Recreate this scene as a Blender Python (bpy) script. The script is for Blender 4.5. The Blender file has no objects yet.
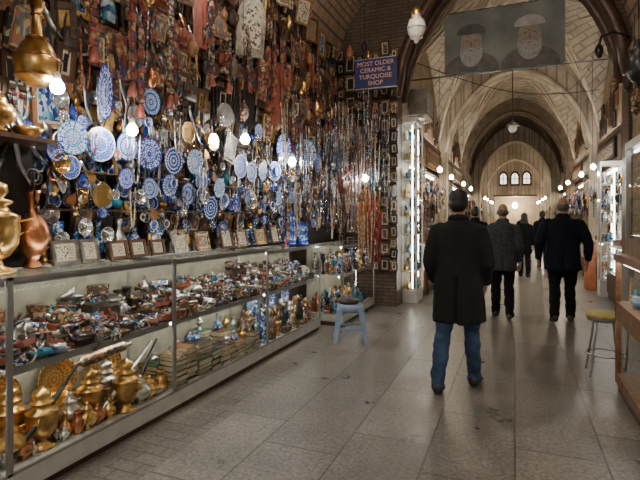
import bpy, math, random
import numpy as np
from mathutils import Matrix, Vector, noise
from mathutils.bvhtree import BVHTree
R = random.Random(11)
PI = math.pi
T = Matrix.Translation
def RZ(a): return Matrix.Rotation(a, 4, 'Z')
def RX(a): return Matrix.Rotation(a, 4, 'X')
def RY(a): return Matrix.Rotation(a, 4, 'Y')

# ------------------------------------------------------------------ materials
def new_mat(name):
    m = bpy.data.materials.new(name); m.use_nodes = True
    nt = m.node_tree; b = nt.nodes['Principled BSDF']
    return m, nt, b
def c4(c): return (c[0], c[1], c[2], 1)
def ramp(nt, stops, const=False):
    r = nt.nodes.new('ShaderNodeValToRGB'); e = r.color_ramp.elements
    if const: r.color_ramp.interpolation = 'CONSTANT'
    e[0].position = stops[0][0]; e[0].color = c4(stops[0][1])
    e[1].position = stops[1][0]; e[1].color = c4(stops[1][1])
    for p, c in stops[2:]:
        x = e.new(p); x.color = c4(c)
    return r
def simple(name, col, rough=.5, metal=0., var=0.25, scale=9., bump=0.0, emis=None, es=0):
    m, nt, b = new_mat(name)
    tc = nt.nodes.new('ShaderNodeTexCoord'); n = nt.nodes.new('ShaderNodeTexNoise')
    n.inputs['Scale'].default_value = scale; n.inputs['Detail'].default_value = 4
    nt.links.new(tc.outputs['Object'], n.inputs['Vector'])
    r = ramp(nt, [(.3, [max(0, x*(1-var)) for x in col]), (.7, [min(1, x*(1+var)) for x in col])])
    nt.links.new(n.outputs['Fac'], r.inputs['Fac']); nt.links.new(r.outputs['Color'], b.inputs['Base Color'])
    b.inputs['Roughness'].default_value = rough; b.inputs['Metallic'].default_value = metal
    if bump > 0:
        bp = nt.nodes.new('ShaderNodeBump'); bp.inputs['Strength'].default_value = bump; bp.inputs['Distance'].default_value = .02
        nt.links.new(n.outputs['Fac'], bp.inputs['Height']); nt.links.new(bp.outputs['Normal'], b.inputs['Normal'])
    if emis:
        b.inputs['Emission Color'].default_value = c4(emis); b.inputs['Emission Strength'].default_value = es
    return m
def emit(name, col, s):
    m = bpy.data.materials.new(name); m.use_nodes = True; nt = m.node_tree; nt.nodes.clear()
    e = nt.nodes.new('ShaderNodeEmission'); e.inputs[0].default_value = c4(col); e.inputs[1].default_value = s
    o = nt.nodes.new('ShaderNodeOutputMaterial'); nt.links.new(e.outputs[0], o.inputs[0]); return m
def math_n(nt, op, a, b=None):
    n = nt.nodes.new('ShaderNodeMath'); n.operation = op
    for i, v in enumerate((a, b)):
        if v is None: continue
        if isinstance(v, (int, float)): n.inputs[i].default_value = v
        else: nt.links.new(v, n.inputs[i])
    return n.outputs[0]
def glass(name, tint=(.95, .98, .97)):
    m = bpy.data.materials.new(name); m.use_nodes = True; nt = m.node_tree; nt.nodes.clear()
    t = nt.nodes.new('ShaderNodeBsdfTransparent'); t.inputs[0].default_value = c4(tint)
    g = nt.nodes.new('ShaderNodeBsdfGlossy'); g.inputs['Roughness'].default_value = .03
    f = nt.nodes.new('ShaderNodeLayerWeight'); f.inputs[0].default_value = .5
    fac = math_n(nt, 'ADD', math_n(nt, 'MULTIPLY', math_n(nt, 'POWER', f.outputs['Facing'], 4.0), .55), .035)
    mx = nt.nodes.new('ShaderNodeMixShader'); o = nt.nodes.new('ShaderNodeOutputMaterial')
    nt.links.new(fac, mx.inputs[0]); nt.links.new(t.outputs[0], mx.inputs[1]); nt.links.new(g.outputs[0], mx.inputs[2])
    nt.links.new(mx.outputs[0], o.inputs[0]); return m
def polar_mat(name, n, freq, k, stops):
    m, nt, b = new_mat(name)
    uv = nt.nodes.new('ShaderNodeUVMap'); s = nt.nodes.new('ShaderNodeSeparateXYZ'); nt.links.new(uv.outputs[0], s.inputs[0])
    a = math_n(nt, 'SINE', math_n(nt, 'MULTIPLY', s.outputs[0], 2*PI*n))
    a = math_n(nt, 'MULTIPLY', a, k)
    w = math_n(nt, 'SINE', math_n(nt, 'ADD', math_n(nt, 'MULTIPLY', s.outputs[1], freq), a))
    a2 = math_n(nt, 'MULTIPLY', math_n(nt, 'SINE', math_n(nt, 'MULTIPLY', s.outputs[0], 2*PI*n*2.0)), .45)
    w = math_n(nt, 'ADD', math_n(nt, 'MULTIPLY', math_n(nt, 'ADD', w, a2), .38), .5)
    r = ramp(nt, stops); nt.links.new(w, r.inputs[0]); nt.links.new(r.outputs[0], b.inputs['Base Color'])
    b.inputs['Roughness'].default_value = .22
    return m
def plate_mat(name, nu, nv, ground, flower, mid, rings_, ringcol):
    """painted floral plate: cells around the disc, plus painted rings; UV = (angle, radius)"""
    m, nt, b = new_mat(name)
    uv = nt.nodes.new('ShaderNodeUVMap'); s = nt.nodes.new('ShaderNodeSeparateXYZ'); nt.links.new(uv.outputs[0], s.inputs[0])
    cb = nt.nodes.new('ShaderNodeCombineXYZ'); nt.links.new(math_n(nt, 'MULTIPLY', s.outputs[0], nu), cb.inputs[0]); nt.links.new(math_n(nt, 'MULTIPLY', s.outputs[1], nv), cb.inputs[1])
    v = nt.nodes.new('ShaderNodeTexVoronoi'); v.inputs['Scale'].default_value = 1; v.inputs['Randomness'].default_value = .35; nt.links.new(cb.outputs[0], v.inputs['Vector'])
    r = ramp(nt, [(.12, mid), (.26, flower), (.42, flower), (.52, ground)]); nt.links.new(v.outputs['Distance'], r.inputs[0])
    rg = None
    for p, wd in rings_:
        q = math_n(nt, 'LESS_THAN', math_n(nt, 'ABSOLUTE', math_n(nt, 'SUBTRACT', s.outputs[1], p)), wd)
        rg = q if rg is None else math_n(nt, 'MAXIMUM', rg, q)
    mx = nt.nodes.new('ShaderNodeMix'); mx.data_type = 'RGBA'; nt.links.new(rg, mx.inputs[0]); nt.links.new(r.outputs[0], mx.inputs[6]); mx.inputs[7].default_value = c4(ringcol)
    nt.links.new(mx.outputs[2], b.inputs['Base Color']); b.inputs['Roughness'].default_value = .22
    return m
def voro_mat(name, scale, cols, rough=.35, metal=0, coord='Object'):
    m, nt, b = new_mat(name)
    if coord == 'UV': c = nt.nodes.new('ShaderNodeUVMap').outputs[0]
    else: c = nt.nodes.new('ShaderNodeTexCoord').outputs['Object']
    v = nt.nodes.new('ShaderNodeTexVoronoi'); v.inputs['Scale'].default_value = scale; nt.links.new(c, v.inputs['Vector'])
    s = nt.nodes.new('ShaderNodeSeparateColor'); nt.links.new(v.outputs['Color'], s.inputs[0])
    r = ramp(nt, [(i/len(cols), cc) for i, cc in enumerate(cols)], True); nt.links.new(s.outputs[0], r.inputs[0])
    nt.links.new(r.outputs[0], b.inputs['Base Color']); b.inputs['Roughness'].default_value = rough; b.inputs['Metallic'].default_value = metal
    return m
def brick_mat(name, c1, c2, mo, w, h, msize=.012, rot=(0, 0, 0), rough=.8, bump=.4, nscale=1.5, nvar=.35, vec='Object'):
    m, nt, b = new_mat(name)
    tc = nt.nodes.new('ShaderNodeTexCoord'); mp = nt.nodes.new('ShaderNodeMapping'); mp.inputs['Rotation'].default_value = rot
    nt.links.new(tc.outputs[vec], mp.inputs[0])
    br = nt.nodes.new('ShaderNodeTexBrick'); br.inputs['Scale'].default_value = 1
    br.inputs['Brick Width'].default_value = w; br.inputs['Row Height'].default_value = h; br.inputs['Mortar Size'].default_value = msize
    br.inputs['Color1'].default_value = c4(c1); br.inputs['Color2'].default_value = c4(c2); br.inputs['Mortar'].default_value = c4(mo)
    nt.links.new(mp.outputs[0], br.inputs['Vector'])
    n = nt.nodes.new('ShaderNodeTexNoise'); n.inputs['Scale'].default_value = nscale; n.inputs['Detail'].default_value = 8; n.inputs['Roughness'].default_value = .65
    nt.links.new(tc.outputs['Object'], n.inputs['Vector'])
    r = ramp(nt, [(.3, (1-nvar,)*3), (.7, (1+nvar*.4,)*3)]); nt.links.new(n.outputs['Fac'], r.inputs[0])
    mx = nt.nodes.new('ShaderNodeMix'); mx.data_type = 'RGBA'; mx.blend_type = 'MULTIPLY'; mx.inputs[0].default_value = 1
    nt.links.new(br.outputs['Color'], mx.inputs[6]); nt.links.new(r.outputs[0], mx.inputs[7]); nt.links.new(mx.outputs[2], b.inputs['Base Color'])
    bp = nt.nodes.new('ShaderNodeBump'); bp.inputs['Strength'].default_value = bump; bp.inputs['Distance'].default_value = .01; bp.invert = True
    nt.links.new(br.outputs['Fac'], bp.inputs['Height']); nt.links.new(bp.outputs[0], b.inputs['Normal'])
    b.inputs['Roughness'].default_value = rough
    return m, nt, b, n, br, mx

M = {}
M['brass'] = simple('brass', (.68, .41, .14), .32, 1, .5, 12)
M['copper'] = simple('copper', (.50, .21, .10), .33, 1, .45, 12)
M['silver'] = simple('silver', (.64, .64, .62), .28, 1, .4, 14)
M['steel'] = simple('steel', (.5, .51, .52), .35, 1)
M['wood'] = simple('dark_wood', (.070, .034, .019), .4, 0, .4, 14)
M['wood2'] = simple('warm_wood', (.22, .10, .045), .4, 0, .4, 14)
M['gold'] = simple('gold_paint', (.48, .30, .09), .35, .6, .3, 30)
M['black'] = simple('black_lacquer', (.013, .012, .012), .35)
M['leather'] = simple('leather', (.040, .025, .018), .5, 0, .3, 20, .2)
M['leather_red'] = simple('leather_red', (.19, .045, .025), .5, 0, .3, 20, .2)
M['red'] = simple('coral_red', (.42, .035, .02), .3)
M['turq'] = simple('turquoise', (.025, .18, .25), .25)
M['cobalt'] = simple('cobalt', (.02, .045, .28), .2)
M['skyb'] = simple('sky_blue', (.08, .19, .44), .25)
M['green'] = simple('bead_green', (.05, .16, .09), .3)
M['cream'] = simple('cream', (.50, .43, .31), .5)
M['white'] = simple('white_paint', (.66, .66, .62), .4, 0, .08)
M['caseback'] = simple('case_back', (.36, .34, .26), .5, 0, .2)
M['whitemetal'] = simple('counter_frame', (.55, .55, .52), .35, .3, .1)
M['frame'] = simple('case_frame', (.30, .30, .29), .35, .6, .06)
M['acbox'] = simple('aged_enamel', (.22, .20, .17), .5, 0, .3, 5)
M['peg'] = simple('wall_backing', (.030, .024, .020), .8)
M['amber'] = simple('amber', (.42, .17, .03), .25)
blue, db, w_, lb, tq = (.02, .05, .32), (.010, .018, .13), (.52, .58, .66), (.12, .23, .52), (.03, .24, .36)
PL = [plate_mat('plate_glaze_a', 22, 8, w_, blue, db, [(1.0, .07), (.55, .03), (.12, .06)], blue),
      plate_mat('plate_glaze_b', 16, 6, (.16, .27, .55), blue, w_, [(.96, .05), (.45, .03)], w_),
      plate_mat('plate_glaze_c', 28, 9, w_, lb, blue, [(.98, .04), (.62, .05), (.2, .04)], blue),
      plate_mat('plate_glaze_d', 18, 7, blue, w_, tq, [(1.0, .06), (.5, .05)], tq),
      polar_mat('plate_glaze_e', 12, 24, .55, [(.2, db), (.45, blue), (.68, lb), (.88, w_)])]
PLS = polar_mat('engraved_silver', 14, 40, 1.0, [(.1, (.3, .3, .3)), (.4, (.6, .6, .58)), (.6, (.4, .39, .37)), (.9, (.75, .75, .72))])
PLG = polar_mat('engraved_brass', 14, 36, 1.0, [(.1, (.25, .12, .03)), (.4, (.7, .45, .15)), (.6, (.4, .22, .06)), (.9, (.85, .6, .25))])
for p in (PLS, PLG):
    p.node_tree.nodes['Principled BSDF'].inputs['Metallic'].default_value = .85
M['khatam'] = voro_mat('khatam_inlay', 55, [(.05, .025, .018), (.30, .18, .07), (.11, .04, .022), (.42, .30, .15), (.04, .06, .05), (.20, .07, .03)])
M['khatam2'] = voro_mat('painted_lacquer', 40, [(.025, .04, .09), (.26, .16, .08), (.18, .03, .02), (.04, .03, .025), (.34, .29, .2), (.025, .022, .02)])
M['textile'] = voro_mat('woven_textile', 28, [(.16, .03, .02), (.24, .05, .03), (.06, .025, .02), (.30, .18, .09), (.03, .04, .08), (.20, .09, .04)], .9)
M['pic1'] = voro_mat('miniature_painting', 5, [(.40, .31, .18), (.10, .13, .17), (.32, .12, .06), (.42, .36, .23), (.10, .10, .07), (.22, .14, .08)], .3, 0, 'UV')
M['pic2'] = voro_mat('calligraphy_paper', 14, [(.5, .46, .36), (.5, .46, .36), (.05, .04, .04), (.46, .41, .3), (.26, .18, .1)], .4, 0, 'UV')
M['pic3'] = voro_mat('blue_tile_picture', 7, [(.03, .07, .22), (.36, .42, .48), (.04, .19, .28), (.02, .03, .11), (.2, .3, .42)], .2, 0, 'UV')
M['blueware'] = voro_mat('blue_ware_glaze', 60, [(.02, .045, .26), (.50, .56, .62), (.10, .20, .48), (.02, .18, .30), (.02, .04, .16)], .15)
M['beads_mix'] = voro_mat('mixed_beads', 45, [(.36, .05, .03), (.03, .18, .24), (.45, .36, .22), (.03, .03, .03), (.45, .45, .4), (.04, .07, .22)], .3)
M['jewel'] = voro_mat('jewellery_mix', 70, [(.5, .5, .48), (.03, .16, .26), (.40, .26, .1), (.1, .1, .1), (.7, .7, .66), (.32, .06, .04), (.02, .04, .2)], .22, .35)
M['glass'] = glass('case_glass')
M['mirror'] = simple('mirror_glass', (.7, .72, .72), .08, 1, .03)
M['bulb'] = emit('bulb_light', (1.0, .97, .92), 210)
M['bulbfill'] = emit('fill_bulb_glow', (1.0, .89, .75), 270)
M['bulbw'] = emit('bulb_warm_light', (1.0, .86, .63), 270)
M['bulbdim'] = emit('bulb_dim_light', (1.0, .86, .62), 70)
M['led'] = emit('led_strip', (1.0, .96, .87), 26)
M['ledd'] = emit('led_strip_dim', (.97, .97, .92), 8)
M['ledw'] = emit('shop_tube', (1.0, .87, .66), 42)
M['vaultfill'] = emit('vault_fill_tube', (1.0, .91, .77), 46)
M['lampglass'] = simple('frosted_lamp_glass', (.60, .60, .55), .2, 0, .15, 5, 0, (1, .95, .85), .08)

# ------------------------------------------------------------------ mesh builder
DUV = {3: [(0, 0), (1, 0), (1, 1)], 4: [(0, 0), (1, 0), (1, 1), (0, 1)]}
class MB:
    def __init__(s): s.v = []; s.f = []; s.m = []; s.uv = []; s.sm = []; s.mats = []; s.mk = {}
    def mi(s, mat):
        k = s.mk.get(mat.name)
        if k is None: k = len(s.mats); s.mats.append(mat); s.mk[mat.name] = k
        return k
    def add(s, verts, faces, mat, X=None, uvs=None, smooth=False):
        o = len(s.v); k = s.mi(mat)
        if X is None: s.v += [tuple(v) for v in verts]
        else:
            A = np.array(X); s.v += (np.array([tuple(v) for v in verts]) @ A[:3, :3].T + A[:3, 3]).tolist()
        s.f += [[o+a for a in f] for f in faces]; n = len(faces); s.m += [k]*n; s.sm += [smooth]*n
        if uvs: s.uv += uvs
        else: s.uv += [DUV.get(len(f)) or [DUV[4][j % 4] for j in range(len(f))] for f in faces]
    def box(s, c, d, mat, X=None):
        x, y, z = d[0]/2, d[1]/2, d[2]/2
        if mat is M['glass']:
            k = d.index(min(d))
            q = {0: [(0, -y, -z), (0, y, -z), (0, y, z), (0, -y, z)], 1: [(-x, 0, -z), (x, 0, -z), (x, 0, z), (-x, 0, z)], 2: [(-x, -y, 0), (x, -y, 0), (x, y, 0), (-x, y, 0)]}[k]
            s.add([(c[0]+p[0], c[1]+p[1], c[2]+p[2]) for p in q], [(0, 1, 2, 3)], mat, X); return
        v = [(c[0]+a*x, c[1]+b*y, c[2]+e*z) for a, b, e in ((-1,-1,-1),(1,-1,-1),(1,1,-1),(-1,1,-1),(-1,-1,1),(1,-1,1),(1,1,1),(-1,1,1))]
        f = [(0,3,2,1),(4,5,6,7),(0,1,5,4),(1,2,6,5),(2,3,7,6),(3,0,4,7)]
        s.add(v, f, mat, X)
    def bar(s, a, b, mat, X=None):
        c = [(a[i]+b[i])/2 for i in range(3)]; d = [abs(b[i]-a[i]) for i in range(3)]
        s.box(c, d, mat, X)
    def lathe(s, prof, seg, mat, X=None, polar=False, scallop=0, sn=12):
        v = []; n = len(prof); rm = max(p[0] for p in prof) or 1
        cs = [(math.cos(2*PI*i/seg), math.sin(2*PI*i/seg), math.cos(sn*2*PI*i/seg)) for i in range(seg)]
        for r, z in prof:
            for ca, sa, cc in cs:
                rr = r*(1+scallop*cc*(r/rm)); v.append((rr*ca, rr*sa, z))
        f = []; uv = []
        for j in range(n-1):
            v0, v1 = ((prof[j][0]/rm, prof[j+1][0]/rm) if polar else (j/(n-1), (j+1)/(n-1)))
            for i in range(seg):
                k = (i+1) % seg
                f.append((j*seg+i, j*seg+k, (j+1)*seg+k, (j+1)*seg+i))
                uv.append([(i/seg, v0), ((i+1)/seg, v0), ((i+1)/seg, v1), (i/seg, v1)])
        s.add(v, f, mat, X, uv, True)
    def tube(s, path, rad, seg, mat, X=None, cap=True):
        v, f = tube_geo(path, rad, seg, cap); s.add(v, f, mat, X, None, True)
    def poly_ext(s, pts, depth, mat, X=None):
        n = len(pts); v = [(p[0], p[1], 0) for p in pts]+[(p[0], p[1], depth) for p in pts]
        f = [tuple(range(n-1, -1, -1)), tuple(range(n, 2*n))]+[(i, (i+1) % n, n+(i+1) % n, n+i) for i in range(n)]
        uv = [[(0, 0)]*n, [(p[0]*3, p[1]*3) for p in pts]]+[DUV[4]]*n
        s.add(v, f, mat, X, uv)
    def mesh(s, name):
        me = bpy.data.meshes.new(name); me.from_pydata(s.v, [], s.f)
        for m in s.mats: me.materials.append(m)
        me.polygons.foreach_set('material_index', s.m); me.polygons.foreach_set('use_smooth', s.sm)
        ul = me.uv_layers.new(name='UVMap'); fl = [c for u in s.uv for a in u for c in a]
        ul.data.foreach_set('uv', fl); me.update(); return me
    def obj(s, name, X=None, parent=None):
        return place(s.mesh(name), name, X, parent)
def place(me, name, X=None, parent=None):
    o = bpy.data.objects.new(name, me); bpy.context.scene.collection.objects.link(o)
    if X is not None: o.matrix_world = X
    if parent: o.parent = parent
    return o
def tube_geo(path, rad, seg=8, cap=True):
    P = [Vector(p) for p in path]; n = len(P)
    if not isinstance(rad, (list, tuple)): rad = [rad]*n
    cs = [(math.cos(2*PI*k/seg), math.sin(2*PI*k/seg)) for k in range(seg)]
    v = []
    for i, p in enumerate(P):
        t = (P[min(i+1, n-1)]-P[max(i-1, 0)]).normalized()
        ref = Vector((0, 1, 0)) if abs(t.y) < .85 else Vector((0, 0, 1))
        a = t.cross(ref).normalized(); b = a.cross(t)
        r = rad[i]; ra, rb = (r if isinstance(r, (list, tuple)) else (r, r))
        ax, ay, az = a*ra; bx, by, bz = b*rb; px, py, pz = p
        v += [(px+ax*c+bx*s_, py+ay*c+by*s_, pz+az*c+bz*s_) for c, s_ in cs]
    f = [(j*seg+k, j*seg+(k+1) % seg, (j+1)*seg+(k+1) % seg, (j+1)*seg+k) for j in range(n-1) for k in range(seg)]
    if cap: f += [tuple(range(seg-1, -1, -1)), tuple((n-1)*seg+k for k in range(seg))]
    return v, f
def WL(y, z, x=-2.9, rot=0, tilt=0, yaw=0):   # left goods wall, facing +X
    B = Matrix(((0, 0, 1, 0), (1, 0, 0, 0), (0, 1, 0, 0), (0, 0, 0, 1)))
    return T((x, y, z)) @ RZ(yaw) @ B @ RX(tilt) @ RZ(rot)
def WB(x, z, y=7.9, rot=0):   # wall facing -Y
    B = Matrix(((1, 0, 0, 0), (0, 0, -1, 0), (0, 1, 0, 0), (0, 0, 0, 1)))
    return T((x, y, z)) @ B @ RZ(rot)
def WR(y, z, x, rot=0):       # facing -X
    B = Matrix(((0, 0, -1, 0), (-1, 0, 0, 0), (0, 1, 0, 0), (0, 0, 0, 1)))
    return T((x, y, z)) @ B @ RZ(rot)

# ------------------------------------------------------------------ merchandise parts
def p_frame(mb, X, w, h, mf, mp, t=.03, d=.03):
    mb.box((0, h/2-t/2, d/2), (w, t, d), mf, X); mb.box((0, -h/2+t/2, d/2), (w, t, d), mf, X)
    mb.box((-w/2+t/2, 0, d/2), (t, h-2*t, d), mf, X); mb.box((w/2-t/2, 0, d/2), (t, h-2*t, d), mf, X)
    mb.box((0, 0, d*.3), (w-2*t+.004, h-2*t+.004, d*.4), M['cream'] if mp is not M['mirror'] else M['gold'], X)
    mb.box((0, 0, d*.4), (w-3.2*t, h-3.2*t, d*.45), mp, X)
def arch_pts(w, h, n=7):
    p = [(-w/2, -h/2), (w/2, -h/2)]
    for i in range(n+1):
        u = 1-2*i/n; p.append((w/2*u, h*.18+h*.32*(1-abs(u)**1.6)**.6))
    return p
def p_mirror(mb, X, w, h, mf, mi):
    mb.poly_ext(arch_pts(w, h), .02, mf, X); mb.poly_ext(arch_pts(w*.68, h*.72), .026, mi, X)
    mb.lathe([(0, 0), (.02, .01), (.012, .03), (0, .04)], 6, mf, X @ T((0, h/2, .01)) @ RX(-PI/2))
def p_plate(mb, X, r, mat, sc=0., seg=24):
    mb.lathe([(0.001, .012), (r*.35, .01), (r*.6, .012), (r*.72, .03), (r*.95, .045), (r, .05), (r, .042), (r*.7, .012), (r*.3, 0)], seg, mat, X, True, sc)
VP = [[(.25, 0), (.3, .03), (.16, .1), (.3, .2), (.5, .38), (.42, .55), (.2, .68), (.13, .8), (.2, .95), (.24, 1)],
      [(.3, 0), (.34, .05), (.5, .25), (.5, .5), (.32, .7), (.22, .8), (.3, .92), (.34, 1)],
      [(.36, 0), (.3, .05), (.12, .12), (.12, .22), (.36, .34), (.5, .48), (.36, .6), (.16, .68), (.22, .78), (.1, .86), (.06, .95), (.02, 1)],
      [(.2, 0), (.45, .1), (.5, .3), (.3, .5), (.12, .6), (.1, .85), (.18, 1)],
      [(.35, 0), (.4, .05), (.15, .15), (.1, .4), (.16, .45), (.1, .5), (.3, .65), (.42, .8), (.42, 1)]]
def p_vase(mb, X, h, w, mat, k=None, seg=12):
    k = R.randrange(len(VP)) if k is None else k
    pr = [(0.001, 0)]+[(a*w, b*h) for a, b in VP[k]]
    mb.lathe(pr+[(pr[-1][0]*.8, h*.97), (.001, h*.93)], seg, mat, X)
def p_pot(mb, X, h, mat, seg=14):
    w = h*.8
    mb.lathe([(.001, 0), (.25*w, 0), (.28*w, .03*h), (.15*w, .1*h), (.36*w, .22*h), (.5*w, .38*h), (.46*w, .55*h), (.24*w, .68*h), (.26*w, .72*h), (.22*w, .80*h), (.08*w, .88*h), (.1*w, .93*h), (.04*w, 1*h), (.001, h)], seg, mat, X)
    mb.tube([(.42*w, 0, .35*h), (.7*w, 0, .42*h), (.76*w, 0, .6*h), (.92*w, 0, .78*h)], [.09*w, .07*w, .05*w, .035*w], 8, mat, X)
    mb.tube([(-.42*w, 0, .3*h), (-.75*w, 0, .36*h), (-.85*w, 0, .55*h), (-.6*w, 0, .72*h), (-.22*w, 0, .72*h)], .035*w, 6, mat, X)
def p_samovar(mb, X, h, mat, seg=20):
    w = h*.5
    mb.lathe([(.001, 0), (.42*w, 0), (.44*w, .03*h), (.2*w, .08*h), (.16*w, .14*h), (.3*w, .18*h), (.46*w, .3*h), (.5*w, .46*h), (.47*w, .55*h), (.5*w, .57*h), (.5*w, .6*h), (.32*w, .64*h), (.26*w, .7*h), (.36*w, .73*h), (.36*w, .75*h), (.18*w, .78*h), (.28*w, .84*h), (.26*w, .92*h), (.1*w, .96*h), (.05*w, 1*h), (.001, h)], seg, mat, X)
    mb.tube([(.44*w, 0, .26*h), (.72*w, 0, .25*h), (.76*w, 0, .21*h)], [.05*w, .045*w, .03*w], 8, mat, X)
    mb.tube([(.66*w, -.05*w, .32*h), (.66*w, .05*w, .32*h)], .02*w, 6, mat, X); mb.tube([(.66*w, 0, .26*h), (.66*w, 0, .32*h)], .015*w, 6, mat, X)
    for sd in (-1, 1):
        mb.tube([(0, sd*.46*w, .54*h), (0, sd*.72*w, .56*h), (0, sd*.76*w, .46*h), (0, sd*.5*w, .40*h)], .03*w, 6, mat, X)
def p_strand(mb, X, L, w, mat, br=.011):
    pts = []; rad = []; n = int(L*2/.02)
    for i in range(n+1):
        a = i/n*2-1
        pts.append((a*w/2, -L*(1-abs(a)**3), .006)); rad.append(br if i % 2 else .003)
    mb.tube(pts, rad, 5, mat, X)
def p_strap(mb, X, L, w, mat):
    n = 10
    for i in range(n):
        y = -L*i/n
        mb.box((0, y-L/n/2, .01), (w*(1 if i % 2 else .7), L/n*.9, .018), mat, X)
    mb.lathe([(.001, 0), (w*.3, -.02), (w*.5, -.12), (.001, -.125)], 7, M['leather_red'], X @ T((0, -L, .01)) @ RX(-PI/2))
def p_bag(mb, X, w, h, mat):
    mb.tube([(-w/2, 0, .035), (-w*.42, 0, .035), (0, 0, .035), (w*.42, 0, .035), (w/2, 0, .035)], [(.02, h*.38), (.035, h*.48), (.042, h*.5), (.035, h*.48), (.02, h*.38)], 12, mat, X)
    mb.box((0, h*.15, .075), (w*.8, h*.5, .01), mat, X); mb.box((0, -h*.1, .083), (.02, .03, .01), M['brass'], X)
    mb.tube([(-w*.45, h*.3, .035), (-w*.3, h*1.1, .02), (0, h*1.45, .01), (w*.3, h*1.1, .02), (w*.45, h*.3, .035)], .008, 5, mat, X)
def p_lantern(mb, X, h, mat):
    w = h*.45
    mb.lathe([(.001, 0), (.08*w, .02*h), (.1*w, .08*h), (.35*w, .14*h), (.5*w, .3*h), (.5*w, .55*h), (.3*w, .7*h), (.34*w, .73*h), (.12*w, .85*h), (.1*w, .95*h), (.001, h)], 8, mat, X)
    mb.tube([(0, 0, h), (0, 0, h+.25)], .004, 4, M['black'], X)
def p_ring(mb, X, r, t, mat, seg=14):
    n = seg; pts = [(r*math.cos(2*PI*i/n), r*math.sin(2*PI*i/n), 0) for i in range(n+1)]
    mb.tube(pts, t, 6, mat, X, False)
def p_dagger(mb, X, L, mat):
    mb.tube([(0, 0, .02), (.01, -L*.3, .02), (.03, -L*.7, .02), (.09, -L, .02)], [(.022, .008), (.02, .008), (.016, .006), (.003, .003)], 6, mat, X)
    mb.tube([(0, 0, .02), (0, L*.08, .02), (0, L*.25, .02), (0, L*.3, .02)], [(.035, .012), (.014, .012), (.014, .012), (.025, .016)], 6, M['black'], X)
def p_bowl(mb, X, r, mat, polar=False):
    mb.lathe([(.001, 0), (r*.4, 0), (r*.42, r*.08), (r*.75, r*.3), (r, r*.7), (r*.97, r*.7), (r*.7, r*.33), (.001, r*.12)], 14, mat, X, polar)
def p_box(mb, X, w, d, h, mat):
    mb.box((0, 0, h*.35), (w, d, h*.7), mat, X); mb.box((0, 0, h*.85), (w*1.04, d*1.04, h*.28), mat, X); mb.box((0, -d*.53, h*.68), (.02, .008, .025), M['brass'], X)
def p_book(mb, X, w, d, h, mat):
    mb.box((0, 0, h/2), (w*.97, d*.97, h*.8), M['cream'], X); mb.box((0, 0, h*.05), (w, d, h*.1), mat, X); mb.box((0, 0, h*.95), (w, d, h*.1), mat, X); mb.box((-w/2, 0, h/2), (.006, d, h), mat, X)
def p_figurine(mb, X, h, mat):
    mb.lathe([(.001, 0), (.2*h, 0), (.2*h, .06*h), (.08*h, .1*h), (.14*h, .3*h), (.17*h, .5*h), (.13*h, .66*h), (.05*h, .72*h), (.09*h, .8*h), (.09*h, .9*h), (.03*h, 1*h), (.001, h)], 8, mat, X)
    mb.tube([(.12*h, 0, .6*h), (.26*h, 0, .5*h), (.2*h, .05*h, .36*h)], .03*h, 5, mat, X); mb.tube([(-.12*h, 0, .6*h), (-.26*h, 0, .66*h), (-.28*h, .05*h, .82*h)], .03*h, 5, mat, X)

# ------------------------------------------------------------------ room shell
fm, nt, b, nn, br, mx = brick_mat('floor_slabs', (.245, .218, .188), (.180, .160, .138), (.092, .082, .071), .95, .52, .007, (0, 0, PI/2), .38, .35, 2.2, .5)
br.offset = .37; br.squash = 1.5; br.squash_frequency = 3
tc = nt.nodes.new('ShaderNodeTexCoord'); sp = nt.nodes.new('ShaderNodeSeparateXYZ'); nt.links.new(tc.outputs['Object'], sp.inputs[0])
b2 = nt.nodes.new('ShaderNodeTexBrick'); b2.inputs['Scale'].default_value = 1; b2.inputs['Brick Width'].default_value = .22; b2.inputs['Row Height'].default_value = .11; b2.inputs['Mortar Size'].default_value = .007
b2.inputs['Color1'].default_value = (.18, .16, .14, 1); b2.inputs['Color2'].default_value = (.15, .135, .12, 1); b2.inputs['Mortar'].default_value = (.09, .08, .07, 1)
nt.links.new(tc.outputs['Object'], b2.inputs['Vector'])
inr = math_n(nt, 'MULTIPLY', math_n(nt, 'LESS_THAN', sp.outputs[0], -2.0), math_n(nt, 'GREATER_THAN', sp.outputs[0], -2.3))
cr = math_n(nt, 'MULTIPLY', math_n(nt, 'GREATER_THAN', sp.outputs[1], 7.4), math_n(nt, 'LESS_THAN', sp.outputs[1], 8.1))
inr = math_n(nt, 'MAXIMUM', inr, cr)
m2 = nt.nodes.new('ShaderNodeMix'); m2.data_type = 'RGBA'; nt.links.new(inr, m2.inputs[0]); nt.links.new(br.outputs['Color'], m2.inputs[6]); nt.links.new(b2.outputs['Color'], m2.inputs[7])
nt.links.new(m2.outputs[2], mx.inputs[6])
fine = nt.nodes.new('ShaderNodeTexNoise'); fine.inputs['Scale'].default_value = 38; fine.inputs['Detail'].default_value = 8; fine.inputs['Roughness'].default_value = .7; nt.links.new(tc.outputs['Object'], fine.inputs['Vector'])
fr = ramp(nt, [(.36, (.50, .50, .50)), (.64, (1.4, 1.4, 1.4))]); nt.links.new(fine.outputs['Fac'], fr.inputs[0])
m3 = nt.nodes.new('ShaderNodeMix'); m3.data_type = 'RGBA'; m3.blend_type = 'MULTIPLY'; m3.inputs[0].default_value = .95
nt.links.new(mx.outputs[2], m3.inputs[6]); nt.links.new(fr.outputs[0], m3.inputs[7]); nt.links.new(m3.outputs[2], b.inputs['Base Color'])
rr = nt.nodes.new('ShaderNodeMapRange'); rr.inputs[1].default_value = .3; rr.inputs[2].default_value = .7; rr.inputs[3].default_value = .24; rr.inputs[4].default_value = .50
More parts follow.
